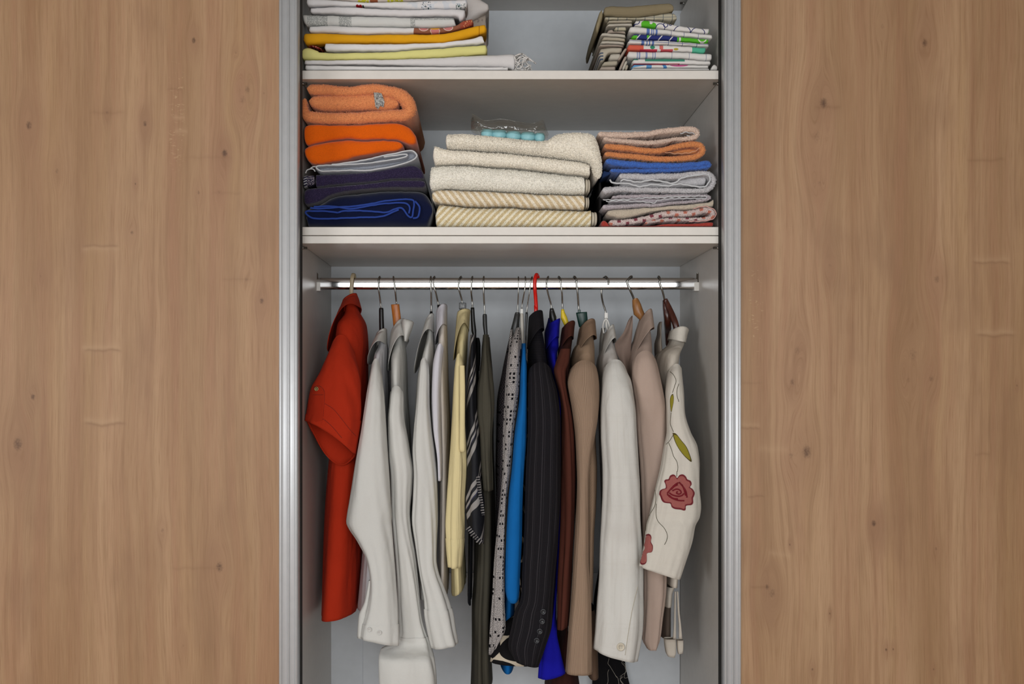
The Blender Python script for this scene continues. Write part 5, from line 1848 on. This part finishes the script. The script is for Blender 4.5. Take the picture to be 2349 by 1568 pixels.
PINC = cloth('charcoal pinstripe collar', '#19171b', pin2, var=.1)
loft('blazer_body', BT((1213, 726, 1245, 714), [(762, 1214, 1247, .235, .315), (785, 1214, 1252, .19, .36), (820, 1215, 1257, .15, .41), (860, 1217, 1263, .135, .43), (930, 1219, 1273, .13, .44), (1100, 1218, 1273, .13, .44), (1300, 1218, 1260, .135, .44), (1450, 1224, 1238, .17, .42)]), PINC, g, wd=.1, wr=.001, seg=72)
rP = [(846, 1214, 1264, .10, .15, -16, 0), (858, 1212, 1267, .082, .15, -10, 0), (900, 1211, 1279, .06, .14), (972, 1211, 1286, .045, .13), (1080, 1206, 1286, .035, .12), (1170, 1203, 1284, .03, .115), (1236, 1201, 1280, .028, .11), (1313, 1197, 1273, .026, .105), (1350, 1196, 1270, .026, .10), (1374, 1193, 1268, .026, .10), (1400, 1181, 1267, .026, .10), (1432, 1174, 1265, .026, .10), (1165, 1478, 1252, 1478, .026, .10), (1180, 1512, 1236, 1526, .028, .10)]
sl = loft('sleeve', rP, PIN, g, hem=4, folds=((3, .0015, .5, 1),), wr=.0015, seg=80, uw=76)
sf = Surf(sl)
BB = plain('smoky black button', '#2a2c30', .22)
for (a, b) in ((1246, 1402), (1243.5, 1424), (1238, 1447), (1231, 1468)):
    button('cuff_button', sf, a, b, .0069, BB, sl, .004)
collar(g, PINC, (1213, 726, 1245, 714), (1209, 800, 1248, 758), dt=(.235, .32), db=(.165, .36), zb=-16, zt=-5)

# 13 --- royal blue jacket
h = hanger('black hanger with a rounded neck in front of the royal blue collar', 1266, 730)
hook(h, [(1265.5, 712), (1264, 698), (1258, 676), (1254, 658), (1254, 645), (1258, 635)])
arms(h, 1273, 760, 835, MT['plastic_black'], .006, .009, .035, neck=([(1265.5, 707), (1266, 714), (1268, 728), (1271, 744), (1271, 760)], [.0045, .0065, .0095, .006, .004]))
g = garment('jacket', 'royal blue jacket wedged between the pinstripe blazer and the dark brown one', 'jacket', 1268, 1520)
RB2 = cloth('royal blue crepe', '#14139a', var=.15)
loft('jacket_body', BT((1258, 742, 1284, 730), [(790, 1258, 1283, .24, .315), (812, 1260, 1281, .19, .36), (850, 1267, 1283, .158, .41), (900, 1278, 1290, .15, .43), (1100, 1279, 1291, .14, .44), (1300, 1272, 1285, .14, .42), (1400, 1264, 1279, .125, .30), (1450, 1252, 1278, .112, .15), (1494, 1241, 1285, .108, .145), (1236, 1558, 1297, 1546, .108, .145, 4, 0)]), RB2, g, wd=.05, folds=((4, .001, 0, 1),), wr=.002, seg=72)
collar(g, RB2, (1258, 742, 1285, 730), (1252, 800, 1281, 776), dt=(.235, .32), db=(.175, .36), zb=-10, zt=0)
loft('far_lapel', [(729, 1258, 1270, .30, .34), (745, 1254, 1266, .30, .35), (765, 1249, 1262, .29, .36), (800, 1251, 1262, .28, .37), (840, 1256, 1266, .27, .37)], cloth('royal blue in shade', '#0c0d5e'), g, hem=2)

# 14 --- dark brown jacket
h = hanger('yellow plastic hanger showing above the dark brown collar', 1292, 722)
hook(h, [(1290.5, 712), (1290, 695), (1289, 670), (1286, 650), (1281.5, 636)])
arms(h, 1299, 752, 838, MT['plastic_yellow'], .006, .008, .035, neck=([(1290.5, 709), (1291, 716), (1293.5, 728), (1299, 742), (1302, 756)], [.0038, .0048, .0082, .0070, .004]))
g = garment('jacket', 'dark brown jacket on the yellow hanger', 'jacket', 1300, 1500)
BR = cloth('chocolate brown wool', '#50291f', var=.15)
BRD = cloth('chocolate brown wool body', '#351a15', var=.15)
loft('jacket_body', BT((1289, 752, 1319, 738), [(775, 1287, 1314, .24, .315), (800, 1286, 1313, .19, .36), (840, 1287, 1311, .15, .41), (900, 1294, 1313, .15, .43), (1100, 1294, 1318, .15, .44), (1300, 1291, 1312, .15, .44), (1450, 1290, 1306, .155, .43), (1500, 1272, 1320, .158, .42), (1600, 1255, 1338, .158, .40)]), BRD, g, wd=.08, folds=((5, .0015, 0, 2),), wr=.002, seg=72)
loft('sleeve', [(800, 1286, 1308, .125, .17), (830, 1276, 1305, .10, .145), (850, 1270.5, 1298, .085, .135), (875, 1276, 1297, .08, .135), (900, 1283, 1300, .08, .135), (950, 1289, 1310, .08, .135), (1000, 1289.5, 1315, .08, .135), (1080, 1289.5, 1317, .08, .14), (1189, 1289, 1315, .08, .135), (1251, 1287, 1312, .08, .13), (1345, 1282, 1307, .075, .125), (1400, 1281, 1304, .07, .115), (1280, 1443, 1301, 1436, .07, .11)], BR, g, hem=4, folds=((4, .002, .3, 1.5),), wr=.0015, seg=72)
collar(g, BR, (1289, 752, 1319, 738), (1284, 800, 1314, 779), dt=(.235, .32), db=(.175, .36), zb=-14, zt=-6)

# 15 --- tan striped blazer
h = hanger('dark green plastic hanger with a broad square neck', 1335, 735)
hook(h, [(1328.5, 716), (1327, 700), (1325, 672), (1322, 650), (1317, 636)], .0024)
arms(h, 1347, 775, 850, MT['plastic_green'], .006, .008, .14, neck=([(1334, 716), (1334.2, 719), (1338.5, 746), (1347, 758)], [1, 1, .88, .3], (.0140, .0085)))
pbox('hook_collar', Xw(1325.5, R_), Xw(1332, R_), R_ - .0034, R_ + .0034, Zw(717, R_), Zw(710, R_), MT['plastic_green'], h, .001)
g = garment('blazer', 'tan blazer with fine brown stripes on the dark green hanger', 'blazer', 1335, 1500)


def tan_fn(m, u, v, c):
    k = ((u * 690).frac() - .5).abs()
    return m.mix(m.ss(k, .26, .14) * .62, c, '#5a4335')


def tan_diag(m, u, v, c):
    k = (((u + v * .22) * 640).frac() - .5).abs()
    return m.mix(m.ss(k, .24, .14) * .55 * m.ss(v, .09, .13), c, '#574032')


def tan_h(m, u, v, c):
    k = (((v + u * .25) * 430).frac() - .5).abs()
    return m.mix(m.ss(k, .24, .14) * .4, c, '#6a5140')


TN = cloth('tan striped wool', '#a08873', tan_fn, var=.1)
TND = cloth('tan striped wool on the bias', '#9d846d', tan_diag, var=.1)
TNC = cloth('tan wool collar', '#957b65', tan_h, var=.1)
loft('blazer_body', BT((1329, 752, 1365, 735), [(780, 1327, 1367, .235, .32), (800, 1322, 1369, .18, .36), (840, 1317, 1372, .14, .41), (880, 1319, 1375, .12, .43), (1000, 1328, 1375, .115, .44), (1080, 1334, 1378, .105, .44), (1158, 1336, 1376, .105, .44), (1236, 1338, 1370, .105, .44), (1300, 1338, 1368.5, .105, .44), (1336, 1384, 1367, 1378, .105, .44)]), TND, g, wd=.04, folds=((5, .0016, .3, 2),), wr=.0015, seg=80, uw=60)
rT = [(846, 1308, 1369, .10, .16, -20, 0), (858, 1304, 1371, .082, .155, -14, 0), (878, 1301, 1373, .065, .145), (908, 1306, 1374, .055, .14), (949, 1313, 1372, .045, .13), (1000, 1319, 1364, .04, .12), (1050, 1322, 1355, .038, .11), (1110, 1324, 1350, .036, .10), (1173, 1322, 1350, .035, .10), (1282, 1316, 1350, .033, .10), (1360, 1311, 1355, .03, .10), (1453, 1303, 1357, .03, .10), (1297, 1540, 1359, 1541, .03, .10)]
loft('sleeve', rT, TN, g, hem=4, folds=((3, .001, .2, 1), (5, .0008, .8, 2)), wr=.0013, seg=80, uw=56)
loft('rear_hem', [(1400, 1340, 1368, .16, .30), (1500, 1345, 1376, .16, .30), (1352, 1560, 1377, 1556, .16, .30)], cloth('dark tan hem', '#5d4a3c', tan_diag), g, hem=3, wr=.001, wd=.05)
collar(g, TNC, (1329, 752, 1365, 735), (1320, 814, 1367, 778), dt=(.235, .32), db=(.165, .365), zb=-20, zt=-9)

# 16 --- white linen blazer
h = hanger('white plastic hanger whose hook opens towards the room', 1389, 725)
hook(h, [(1389, 722, R_), (1388.5, 712, R_), (1383, 694, R_ + .004), (1380, 676, R_ + .0108), (1379.5, 660, R_ + .0112), (1381, 645, R_ + .0112), (1384, 638, R_ + .0092), (1388, 634.5, R_ + .003), (1390, 634.3, R_ - .003), (1393.5, 638, R_ - .0092), (1396, 646, R_ - .0112), (1395.5, 653, R_ - .0114)], .0023, None, True)
arms(h, 1398, 766, 838, MT['plastic_white'], .005, .007, .14, neck=([(1390, 728), (1391, 748), (1397, 766)], [.0045, .0035, .003]))
pbox('hook_cap', Xw(1386.4, R_), Xw(1394, R_), R_ - .004, R_ + .004, Zw(730, R_), Zw(717, R_), MT['plastic_white'], h, .0008)
lp = cat([W(1385, 764, R_ - .006), W(1383, 748, R_ - .006), (W(1387, 734, R_ - .006)), W(1393, 734, R_ - .006), W(1397, 744, R_ - .006), W(1398, 752, R_ - .006)], .002)
V, F = tubevf(lp, .0022, 8)
mesh('hanger_loop', V, F, MT['plastic_white'], h, [(p[0], p[2]) for p in V])
g = garment('blazer', 'white linen blazer with one cream button at the cuff', 'blazer', 1415, 1480)


def linen_fn(m, u, v, c):
    a = m.noise((u * 260, v * 7, 0.0), 1, 1)
    b = m.noise((u * 9, v * 170, 4.0), 1, 1)
    c = m.mix(m.ss(a, .5, .75) * .2, c, '#b9b2a8')
    return m.mix(m.ss(b, .55, .75) * .10, c, '#bdb6ac')


WL = cloth('white slub linen', '#cfcdc7', linen_fn, var=.08, bs=.35)
WLS = cloth('white linen in the yoke', '#cbc6c1', linen_fn, var=.05)
loft('blazer_body', BT((1385, 768, 1408, 746), [(788, 1387, 1411, .235, .315), (805, 1384, 1417, .19, .36), (835, 1383, 1426, .14, .41), (870, 1387, 1434, .135, .43), (1000, 1390, 1450, .14, .44), (1200, 1396, 1454, .13, .44), (1400, 1396, 1453, .13, .44)]), WLS, g, wd=.1, wr=.001, seg=72)
rW = [(842, 1386, 1433, .11, .16, -18, 0), (853, 1384, 1437, .09, .158, -12, 0), (872, 1382, 1446, .068, .15), (914, 1380, 1454, .05, .14), (943, 1379, 1458, .045, .135), (1002, 1380, 1461, .038, .125), (1080, 1383, 1465, .03, .115), (1111, 1383, 1467, .03, .11), (1189, 1380, 1469, .04, .115), (1251, 1376, 1473, .055, .12), (1313, 1374, 1475, .055, .12), (1391, 1369, 1475, .035, .11), (1438, 1366, 1473, .025, .11), (1361.5, 1486, 1461, 1514, .025, .11, 2, 0)]
sl = loft('sleeve', rW, WL, g, hem=5, folds=((3, .0016, .9, 1), (6, .0012, .3, 2)), wr=.0018, seg=80, off=31, uw=90)
sf = Surf(sl)
button('cuff_button', sf, 1424, 1483, .0096, plain('cream horn button', '#c7beab', .4), sl, .003)
stroke('cuff_seam', sf, [[(1463, 1345), (1450, 1400), (1440, 1460), (1434, 1502)]], .0006, cloth('linen seam', '#b5ad9a'), sl)
collar(g, WL, (1385, 768, 1408, 746), (1377, 822, 1411, 786), dt=(.235, .315), db=(.165, .36), zb=-22, zt=-8, wr=.001)
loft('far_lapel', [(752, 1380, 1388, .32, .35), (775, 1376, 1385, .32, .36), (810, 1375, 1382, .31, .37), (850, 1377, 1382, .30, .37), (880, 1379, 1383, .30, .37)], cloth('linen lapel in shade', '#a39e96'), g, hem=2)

# 17 --- beige blazer
h = hanger('light brown wooden hanger holding the pinkish beige blazer', 1462, 700)
hook(h, [(1456, 692), (1452, 680), (1445, 664), (1438.5, 650), (1449, 634)], .0027)
arms(h, 1478, 745, 838, MT['wood_light'], .0085, .008, .15, neck=([(1457, 684), (1457.5, 688), (1460.5, 700), (1464.5, 716), (1475, 730), (1481, 744)], [.006, .0085, .0115, .0132, .009, .004]))
g = garment('blazer', 'pinkish beige blazer on the light brown wooden hanger', 'blazer', 1490, 1450)
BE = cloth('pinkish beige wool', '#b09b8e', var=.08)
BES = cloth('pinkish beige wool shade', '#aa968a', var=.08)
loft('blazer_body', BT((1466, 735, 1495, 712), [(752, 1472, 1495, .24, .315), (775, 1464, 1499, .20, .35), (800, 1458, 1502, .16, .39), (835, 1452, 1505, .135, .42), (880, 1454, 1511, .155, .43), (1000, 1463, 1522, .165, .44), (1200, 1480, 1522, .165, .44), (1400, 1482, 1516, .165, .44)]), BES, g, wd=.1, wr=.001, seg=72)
rE = [(828, 1451, 1504, .115, .165, -24, 0), (842, 1450, 1508, .095, .16, -16, 0), (864, 1450, 1513, .085, .155), (899, 1454, 1520, .085, .155), (928, 1458, 1525, .09, .155), (975, 1461, 1529, .103, .155), (1002, 1463, 1529, .106, .155), (1080, 1469, 1529, .106, .155), (1200, 1473, 1529, .106, .155), (1267, 1475, 1528, .106, .155), (1345, 1477, 1527, .106, .155), (1422, 1476, 1518, .105, .15), (1463, 1473, 1513, .103, .15), (1484, 1486, 1505, 1487, .10, .145)]
loft('sleeve', rE, BE, g, hem=4, folds=((3, .0016, .6, 1), (6, .0008, .3, 2)), wr=.0015, seg=80, off=37)
collar(g, BE, (1466, 735, 1495, 712), (1446, 822, 1497, 756), dt=(.235, .32), db=(.155, .365), zb=-22, zt=-10)
V, F, U = [], [], []
lpL = cat([(1449, 724), (1441, 735), (1430, 762), (1416, 780), (1410, 790), (1417, 815), (1437, 850)], 4)
lpR = cat([(1451.5, 724), (1451.5, 745), (1450, 770), (1447, 800), (1446, 830), (1446, 845), (1447, 862)], 4)
nq = 34
A_, B_ = resample(lpL, nq), resample(lpR, nq)
for i in range(nq):
    for j in range(11):
        a = j / 10
        p = A_[i] * (1 - a) + B_[i] * a
        V.append(W(p[0], p[1], .285 - .05 * (i / nq) + .006 * math.sin(a * 5 + i * .1)))
        U.append((p[0] / 1000, p[1] / 1000))
F = grid_faces(nq, 11)
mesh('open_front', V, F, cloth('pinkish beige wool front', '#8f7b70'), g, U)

# 18 --- cream embroidered jacket
h = hanger('dark brown polished wooden hanger nearest the door pushed right', 1530, 700)
hook(h, [(1525, 692), (1523, 680), (1518, 662), (1513, 645), (1510.5, 635)], .0025)
mb = MB()
V, F = tubevf(cat([W(1525.5, 686, R_), W(1527, 689, R_), W(1534, 706, R_ - .004), W(1543, 726, R_ - .014), W(1550, 745, R_ - .022), W(1553, 765, R_ - .022), W(1550, 795, R_ - .025), W(1546, 830, R_ - .04)], .006), [.006, .0085, .009, .009, .0085, .006, .004, .003], 12, flat=(.85, 1.1))
mb.add(V, F)
V, F = tubevf(cat([W(1526, 690, R_ + .004), W(1527, 706, R_ + .008), W(1531, 735, R_ + .012), W(1531, 758, R_ + .065), W(1531, 790, R_ + .10)], .006), [.007, .0090, .009, .007, .005], 12, flat=(.9, 1.5))
mb.add(V, F)
mb.build('shoulder_bar', MT['wood_dark'], h)
g = garment('jacket', 'cream linen jacket embroidered with dusky red roses, on the dark brown wooden hanger', 'jacket', 1540, 1300)
CRM = cloth('cream linen', '#cec8bd', linen_fn, var=.05, bs=.3)
CRS = cloth('cream linen inside', '#c6bdb0', linen_fn, var=.05)
loft('jacket_body', BT((1537, 760, 1577, 758), [(772, 1534, 1570, .21, .31), (790, 1529, 1568, .19, .34), (815, 1522, 1566, .15, .38), (850, 1518, 1563, .135, .42), (900, 1527, 1562, .14, .43), (1000, 1533, 1568, .13, .43), (1200, 1532, 1572, .12, .43), (1318, 1532, 1563, .12, .43), (1531, 1342, 1560, 1346, .12, .43)]), CRS, g, wd=.08, wr=.001, seg=72, folds=((4, .001, 0, 1),))
rJ = [(848, 1533, 1563, .12, .17, -14, 0), (858, 1531, 1563.5, .10, .165, -8, 0), (874, 1529, 1565, .08, .155), (899, 1527, 1568, .07, .14), (943, 1530, 1570, .055, .12), (987, 1531, 1582, .045, .105), (1025, 1524, 1599, .038, .10), (1069, 1516, 1604, .034, .10), (1117, 1504, 1604, .032, .098), (1161, 1494, 1607, .03, .098), (1185, 1489, 1604, .03, .098), (1204, 1484, 1594, .022, .092), (1240, 1479, 1587, .012, .075), (1262, 1475, 1581, .007, .065), (1465, 1297, 1559, 1328, .002, .052)]
sl = loft('sleeve', rJ, CRM, g, hem=5, folds=((3, .0015, .9, 1), (5, .0012, .4, 3)), wr=.0018, seg=84, off=41)
sf = Surf(sl)
collar(g, CRM, (1537, 758, 1579, 757), (1533, 778, 1571, 786), dt=(.215, .30), db=(.205, .32), zb=2, zt=-8, inner=20, shrink=4)
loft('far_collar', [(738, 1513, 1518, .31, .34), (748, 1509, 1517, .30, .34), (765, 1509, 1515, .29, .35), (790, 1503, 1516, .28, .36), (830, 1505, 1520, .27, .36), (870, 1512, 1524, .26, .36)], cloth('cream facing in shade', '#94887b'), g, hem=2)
# embroidery
mr = Mat('dusky red applique')
ur, vr = mr.uv()
xr_, yr_, zr_ = mr.ob()
nr_ = mr.noise((xr_ * 700, yr_ * 700, zr_ * 700), 1, 2)
MT['rose'] = mr.out(mr.mix(ur > .90, mr.mix(nr_, '#8c4642', '#a4625b'), '#6b1a23'), .9, nr_, .5, .0008)
mlv = Mat('olive applique')
ul, vl = mlv.uv()
nl_ = mlv.noise((mlv.ob()[0] * 700, mlv.ob()[1] * 700, mlv.ob()[2] * 700), 1, 2)
MT['leaf'] = mlv.out(mlv.mix(ul > .86, mlv.mix(nl_, '#7e7416', '#8f8620'), '#4a3f12'), .9, nl_, .5, .0008)
THR = cloth('dark olive thread', '#4a4530', bs=.6)
RTH = cloth('dark red thread', '#741c26', bs=.6)


def z9(P):
    return [(1340 + a / 3.2133, 1080 + b / 3.2133) for a, b in P]


def z8(P):
    return [(1360 + a / 3.407, 620 + b / 3.407) for a, b in P]


rose = z9([(552, 170), (558, 145), (578, 132), (600, 125), (600, 100), (590, 75), (600, 62), (622, 58), (632, 35), (655, 24), (672, 32), (685, 52), (702, 30), (728, 24), (750, 40), (760, 60), (785, 72), (793, 98), (780, 118), (800, 132), (815, 160), (810, 185), (803, 200), (804, 235), (790, 250), (768, 252), (750, 258), (748, 285), (735, 291), (712, 284), (690, 282), (665, 278), (645, 265), (636, 240), (610, 236), (585, 230), (570, 212), (562, 190)])
rose = [tuple(p) for p in resample(rose + rose[:1], 120)[:-1]]
patch('embroidered_rose', sf, rose, MT['rose'], sl, .0012, rings=16)
stroke('rose_stitching', Surf(sl), [z9([(612, 165), (640, 130), (670, 100), (695, 85)]), z9([(700, 82), (725, 110), (750, 150), (758, 195)]), z9([(612, 170), (640, 195), (690, 215), (738, 218)]), z9([(628, 160), (650, 175), (690, 185), (720, 180), (735, 165)]),
                                    z9([(720, 100), (735, 130), (748, 180)]), z9([(650, 145), (680, 132), (705, 140), (715, 158), (700, 170), (678, 160), (690, 150)]), z9([(640, 135), (665, 112), (690, 100)]), z9([(625, 178), (655, 200), (690, 205)])], .0016, RTH, sl, .0022)
rs2 = z9([(452, 470), (470, 462), (488, 468), (496, 490), (492, 520), (506, 550), (505, 580), (495, 598), (470, 602), (458, 615), (462, 650), (455, 678), (435, 690), (418, 686), (412, 672), (420, 640), (428, 600), (442, 580), (446, 560), (440, 545), (448, 520), (450, 495)])
patch('embroidered_rose', sf, [tuple(p) for p in resample(rs2 + rs2[:1], 80)[:-1]], MT['rose'], sl, .0012, rings=14, cen=z9([(460, 580)])[0])
lf = [z8([(622, 1268), (650, 1275), (690, 1325), (730, 1375), (755, 1430), (773, 1495), (735, 1470), (690, 1420), (655, 1365), (632, 1310)]),
      z8([(626, 962), (632, 990), (630, 1030), (622, 1070), (612, 1108), (604, 1060), (602, 1010), (612, 975)])]
for P in lf:
    patch('embroidered_leaf', sf, [tuple(p) for p in resample(P + P[:1], 60)[:-1]], MT['leaf'], sl, .0012, rings=10)
for ln_ in [z8([(603, 790), (630, 815), (650, 860), (640, 900), (622, 955)]), z8([(672, 885), (658, 930), (658, 980), (672, 1025)]), z8([(612, 1110), (604, 1190), (615, 1225), (630, 1262)]), z8([(628, 1285), (600, 1330), (572, 1358)]),
                                z8([(592, 1345), (615, 1400), (630, 1450), (655, 1490), (664, 1530), (662, 1570)]), z9([(520, 130), (528, 180), (522, 250), (490, 310), (465, 360), (453, 440)]), z9([(533, 240), (530, 320), (545, 370), (590, 420), (613, 470), (608, 510), (592, 542)]), z9([(684, 0), (682, 40)])]:
    stroke('embroidered_stem', sf, [ln_], .0006, THR, sl, .0006)
# lower pieces seen under the sleeve
loft('rear_hem', [(1346, 1526, 1556, .20, .36), (1360, 1525, 1548, .20, .36), (1524, 1393, 1545, 1391, .20, .36)], CRS, g, hem=3, wr=.001, wd=.05)
loft('lining', [(1380, 1524, 1544, .23, .38), (1420, 1520, 1544, .23, .38), (1465, 1519, 1544, .23, .38)], cloth('taupe lining', '#5a4e45'), g, hem=2, wd=.05, wr=.001)
loft('tie_strip', [(1356, 1547, 1551, .185, .192), (1400, 1546, 1550.5, .185, .192), (1440, 1545, 1550.5, .185, .192), (1464, 1543, 1551, .185, .192)], CRS, g, hem=1, wr=.0005)
loft('tie_strip', [(1356, 1552, 1556, .185, .192), (1400, 1554, 1559, .185, .192), (1440, 1557, 1563, .185, .192), (1464, 1557, 1565, .185, .192)], CRS, g, hem=1, wr=.0005)
loft('hem_cuff', [(1458, 1523, 1544, 1464, .186, .208), (1463, 1523, 1550, .183, .21), (1480, 1524.5, 1550.5, .182, .21), (1498, 1528, 1550, .182, .21), (1531, 1503, 1547, 1506, .184, .208)][1:], CRS, g, hem=2, wr=.0008, pw=3.2, close_top=True)
loft('hem_cuff', [(1466, 1552, 1567, .183, .205), (1482, 1552.5, 1567, .182, .205), (1555, 1498, 1566, 1495, .183, .205)], CRS, g, hem=2, wr=.0008, pw=3.2, close_top=True)

# 19 --- black garment below the linen blazer
h2 = garment('black_skirt', 'black skirt with loose white threads showing below the white linen blazer', 'skirt', 1405, 1540)
BS = cloth('black crepe', '#0c0b0e', var=.2)
sk = loft('skirt_body', [(1240, 1384, 1428, .45, .485), (1300, 1378, 1430, .45, .49), (1380, 1366, 1432, .45, .495), (1450, 1362, 1432, .45, .50), (1520, 1362, 1435, .45, .50), (1620, 1358, 1456, .45, .50)], BS, h2, wd=.05, folds=((6, .0018, 0, 2),), wr=.002, seg=72)
sfk = Surf(sk)
thr = []
for k in range(7):
    x, y = random.uniform(1370, 1432), random.uniform(1508, 1560)
    thr.append([(x, y), (x + random.uniform(-8, 8), y + random.uniform(6, 16)), (x + random.uniform(-10, 14), y + random.uniform(18, 34)), (x + random.uniform(-12, 18), y + random.uniform(30, 48))])
stroke('loose_thread', sfk, thr, .00035, plain('white thread', '#b9b3a6', .9), sk, .001)

# ------------------------------------------------------------------ light and camera
def area(name, loc, rot, sx, sy, power, col=(1, 1, 1)):
    l = bpy.data.lights.new(name, 'AREA')
    l.shape = 'RECTANGLE'
    l.size, l.size_y = sx, sy
    l.energy = power
    l.color = col
    o = bpy.data.objects.new(name, l)
    o.location = loc
    o.rotation_euler = rot
    C.objects.link(o)
    return o


area('window_light', (.16, -4.6, 1.5), (math.radians(90), 0, 0), 2.45, 1.75, 106, (.97, .99, 1.0))
area('side_fill_light', (-2.9, -3.6, 1.5), (math.radians(90), 0, math.radians(-42)), 1.3, 1.5, 42, (.98, .99, 1.0))  # lamp added at the left for a shading gradient; no window stands there
wd_ = bpy.data.worlds.new('room')
wd_.use_nodes = True
wn = wd_.node_tree
bg_ = wn.nodes['Background']
tc_ = wn.nodes.new('ShaderNodeTexCoord')
sx2 = wn.nodes.new('ShaderNodeSeparateXYZ')
wn.links.new(tc_.outputs['Generated'], sx2.inputs[0])
mr2 = wn.nodes.new('ShaderNodeMapRange')
mr2.interpolation_type = 'SMOOTHSTEP'
mr2.inputs[1].default_value = -.12
mr2.inputs[2].default_value = .18
wn.links.new(sx2.outputs[2], mr2.inputs[0])
mx2 = wn.nodes.new('ShaderNodeMix')
mx2.data_type = 'RGBA'
mx2.inputs[6].default_value = lin('#54443a')
mx2.inputs[7].default_value = lin('#e6e4e2')
wn.links.new(mr2.outputs[0], mx2.inputs[0])
wn.links.new(mx2.outputs[2], bg_.inputs[0])
bg_.inputs[1].default_value = .28
SC.world = wd_

cd = bpy.data.cameras.new('camera')
cd.sensor_fit = 'HORIZONTAL'
cd.sensor_width = 36
cd.lens = 36 * D0 * 1000 / 2349
cd.shift_x = (2349 / 2 - CX) / 2349
cd.shift_y = (CY - 1568 / 2) / 2349
cd.clip_start = .05
co = bpy.data.objects.new('camera', cd)
co.location = (0, -D0, ZH)
co.rotation_euler = (math.radians(90), 0, 0)
C.objects.link(co)
SC.camera = co
SC.view_settings.view_transform = 'Standard'
SC.view_settings.look = 'None'
SC.view_settings.exposure = 0
SC.cycles.max_bounces = 6
SC.cycles.diffuse_bounces = 3
SC.cycles.glossy_bounces = 3
SC.cycles.transparent_max_bounces = 8
SC.cycles.use_adaptive_sampling = True
SC.cycles.adaptive_threshold = .02
SC.cycles.use_denoising = True
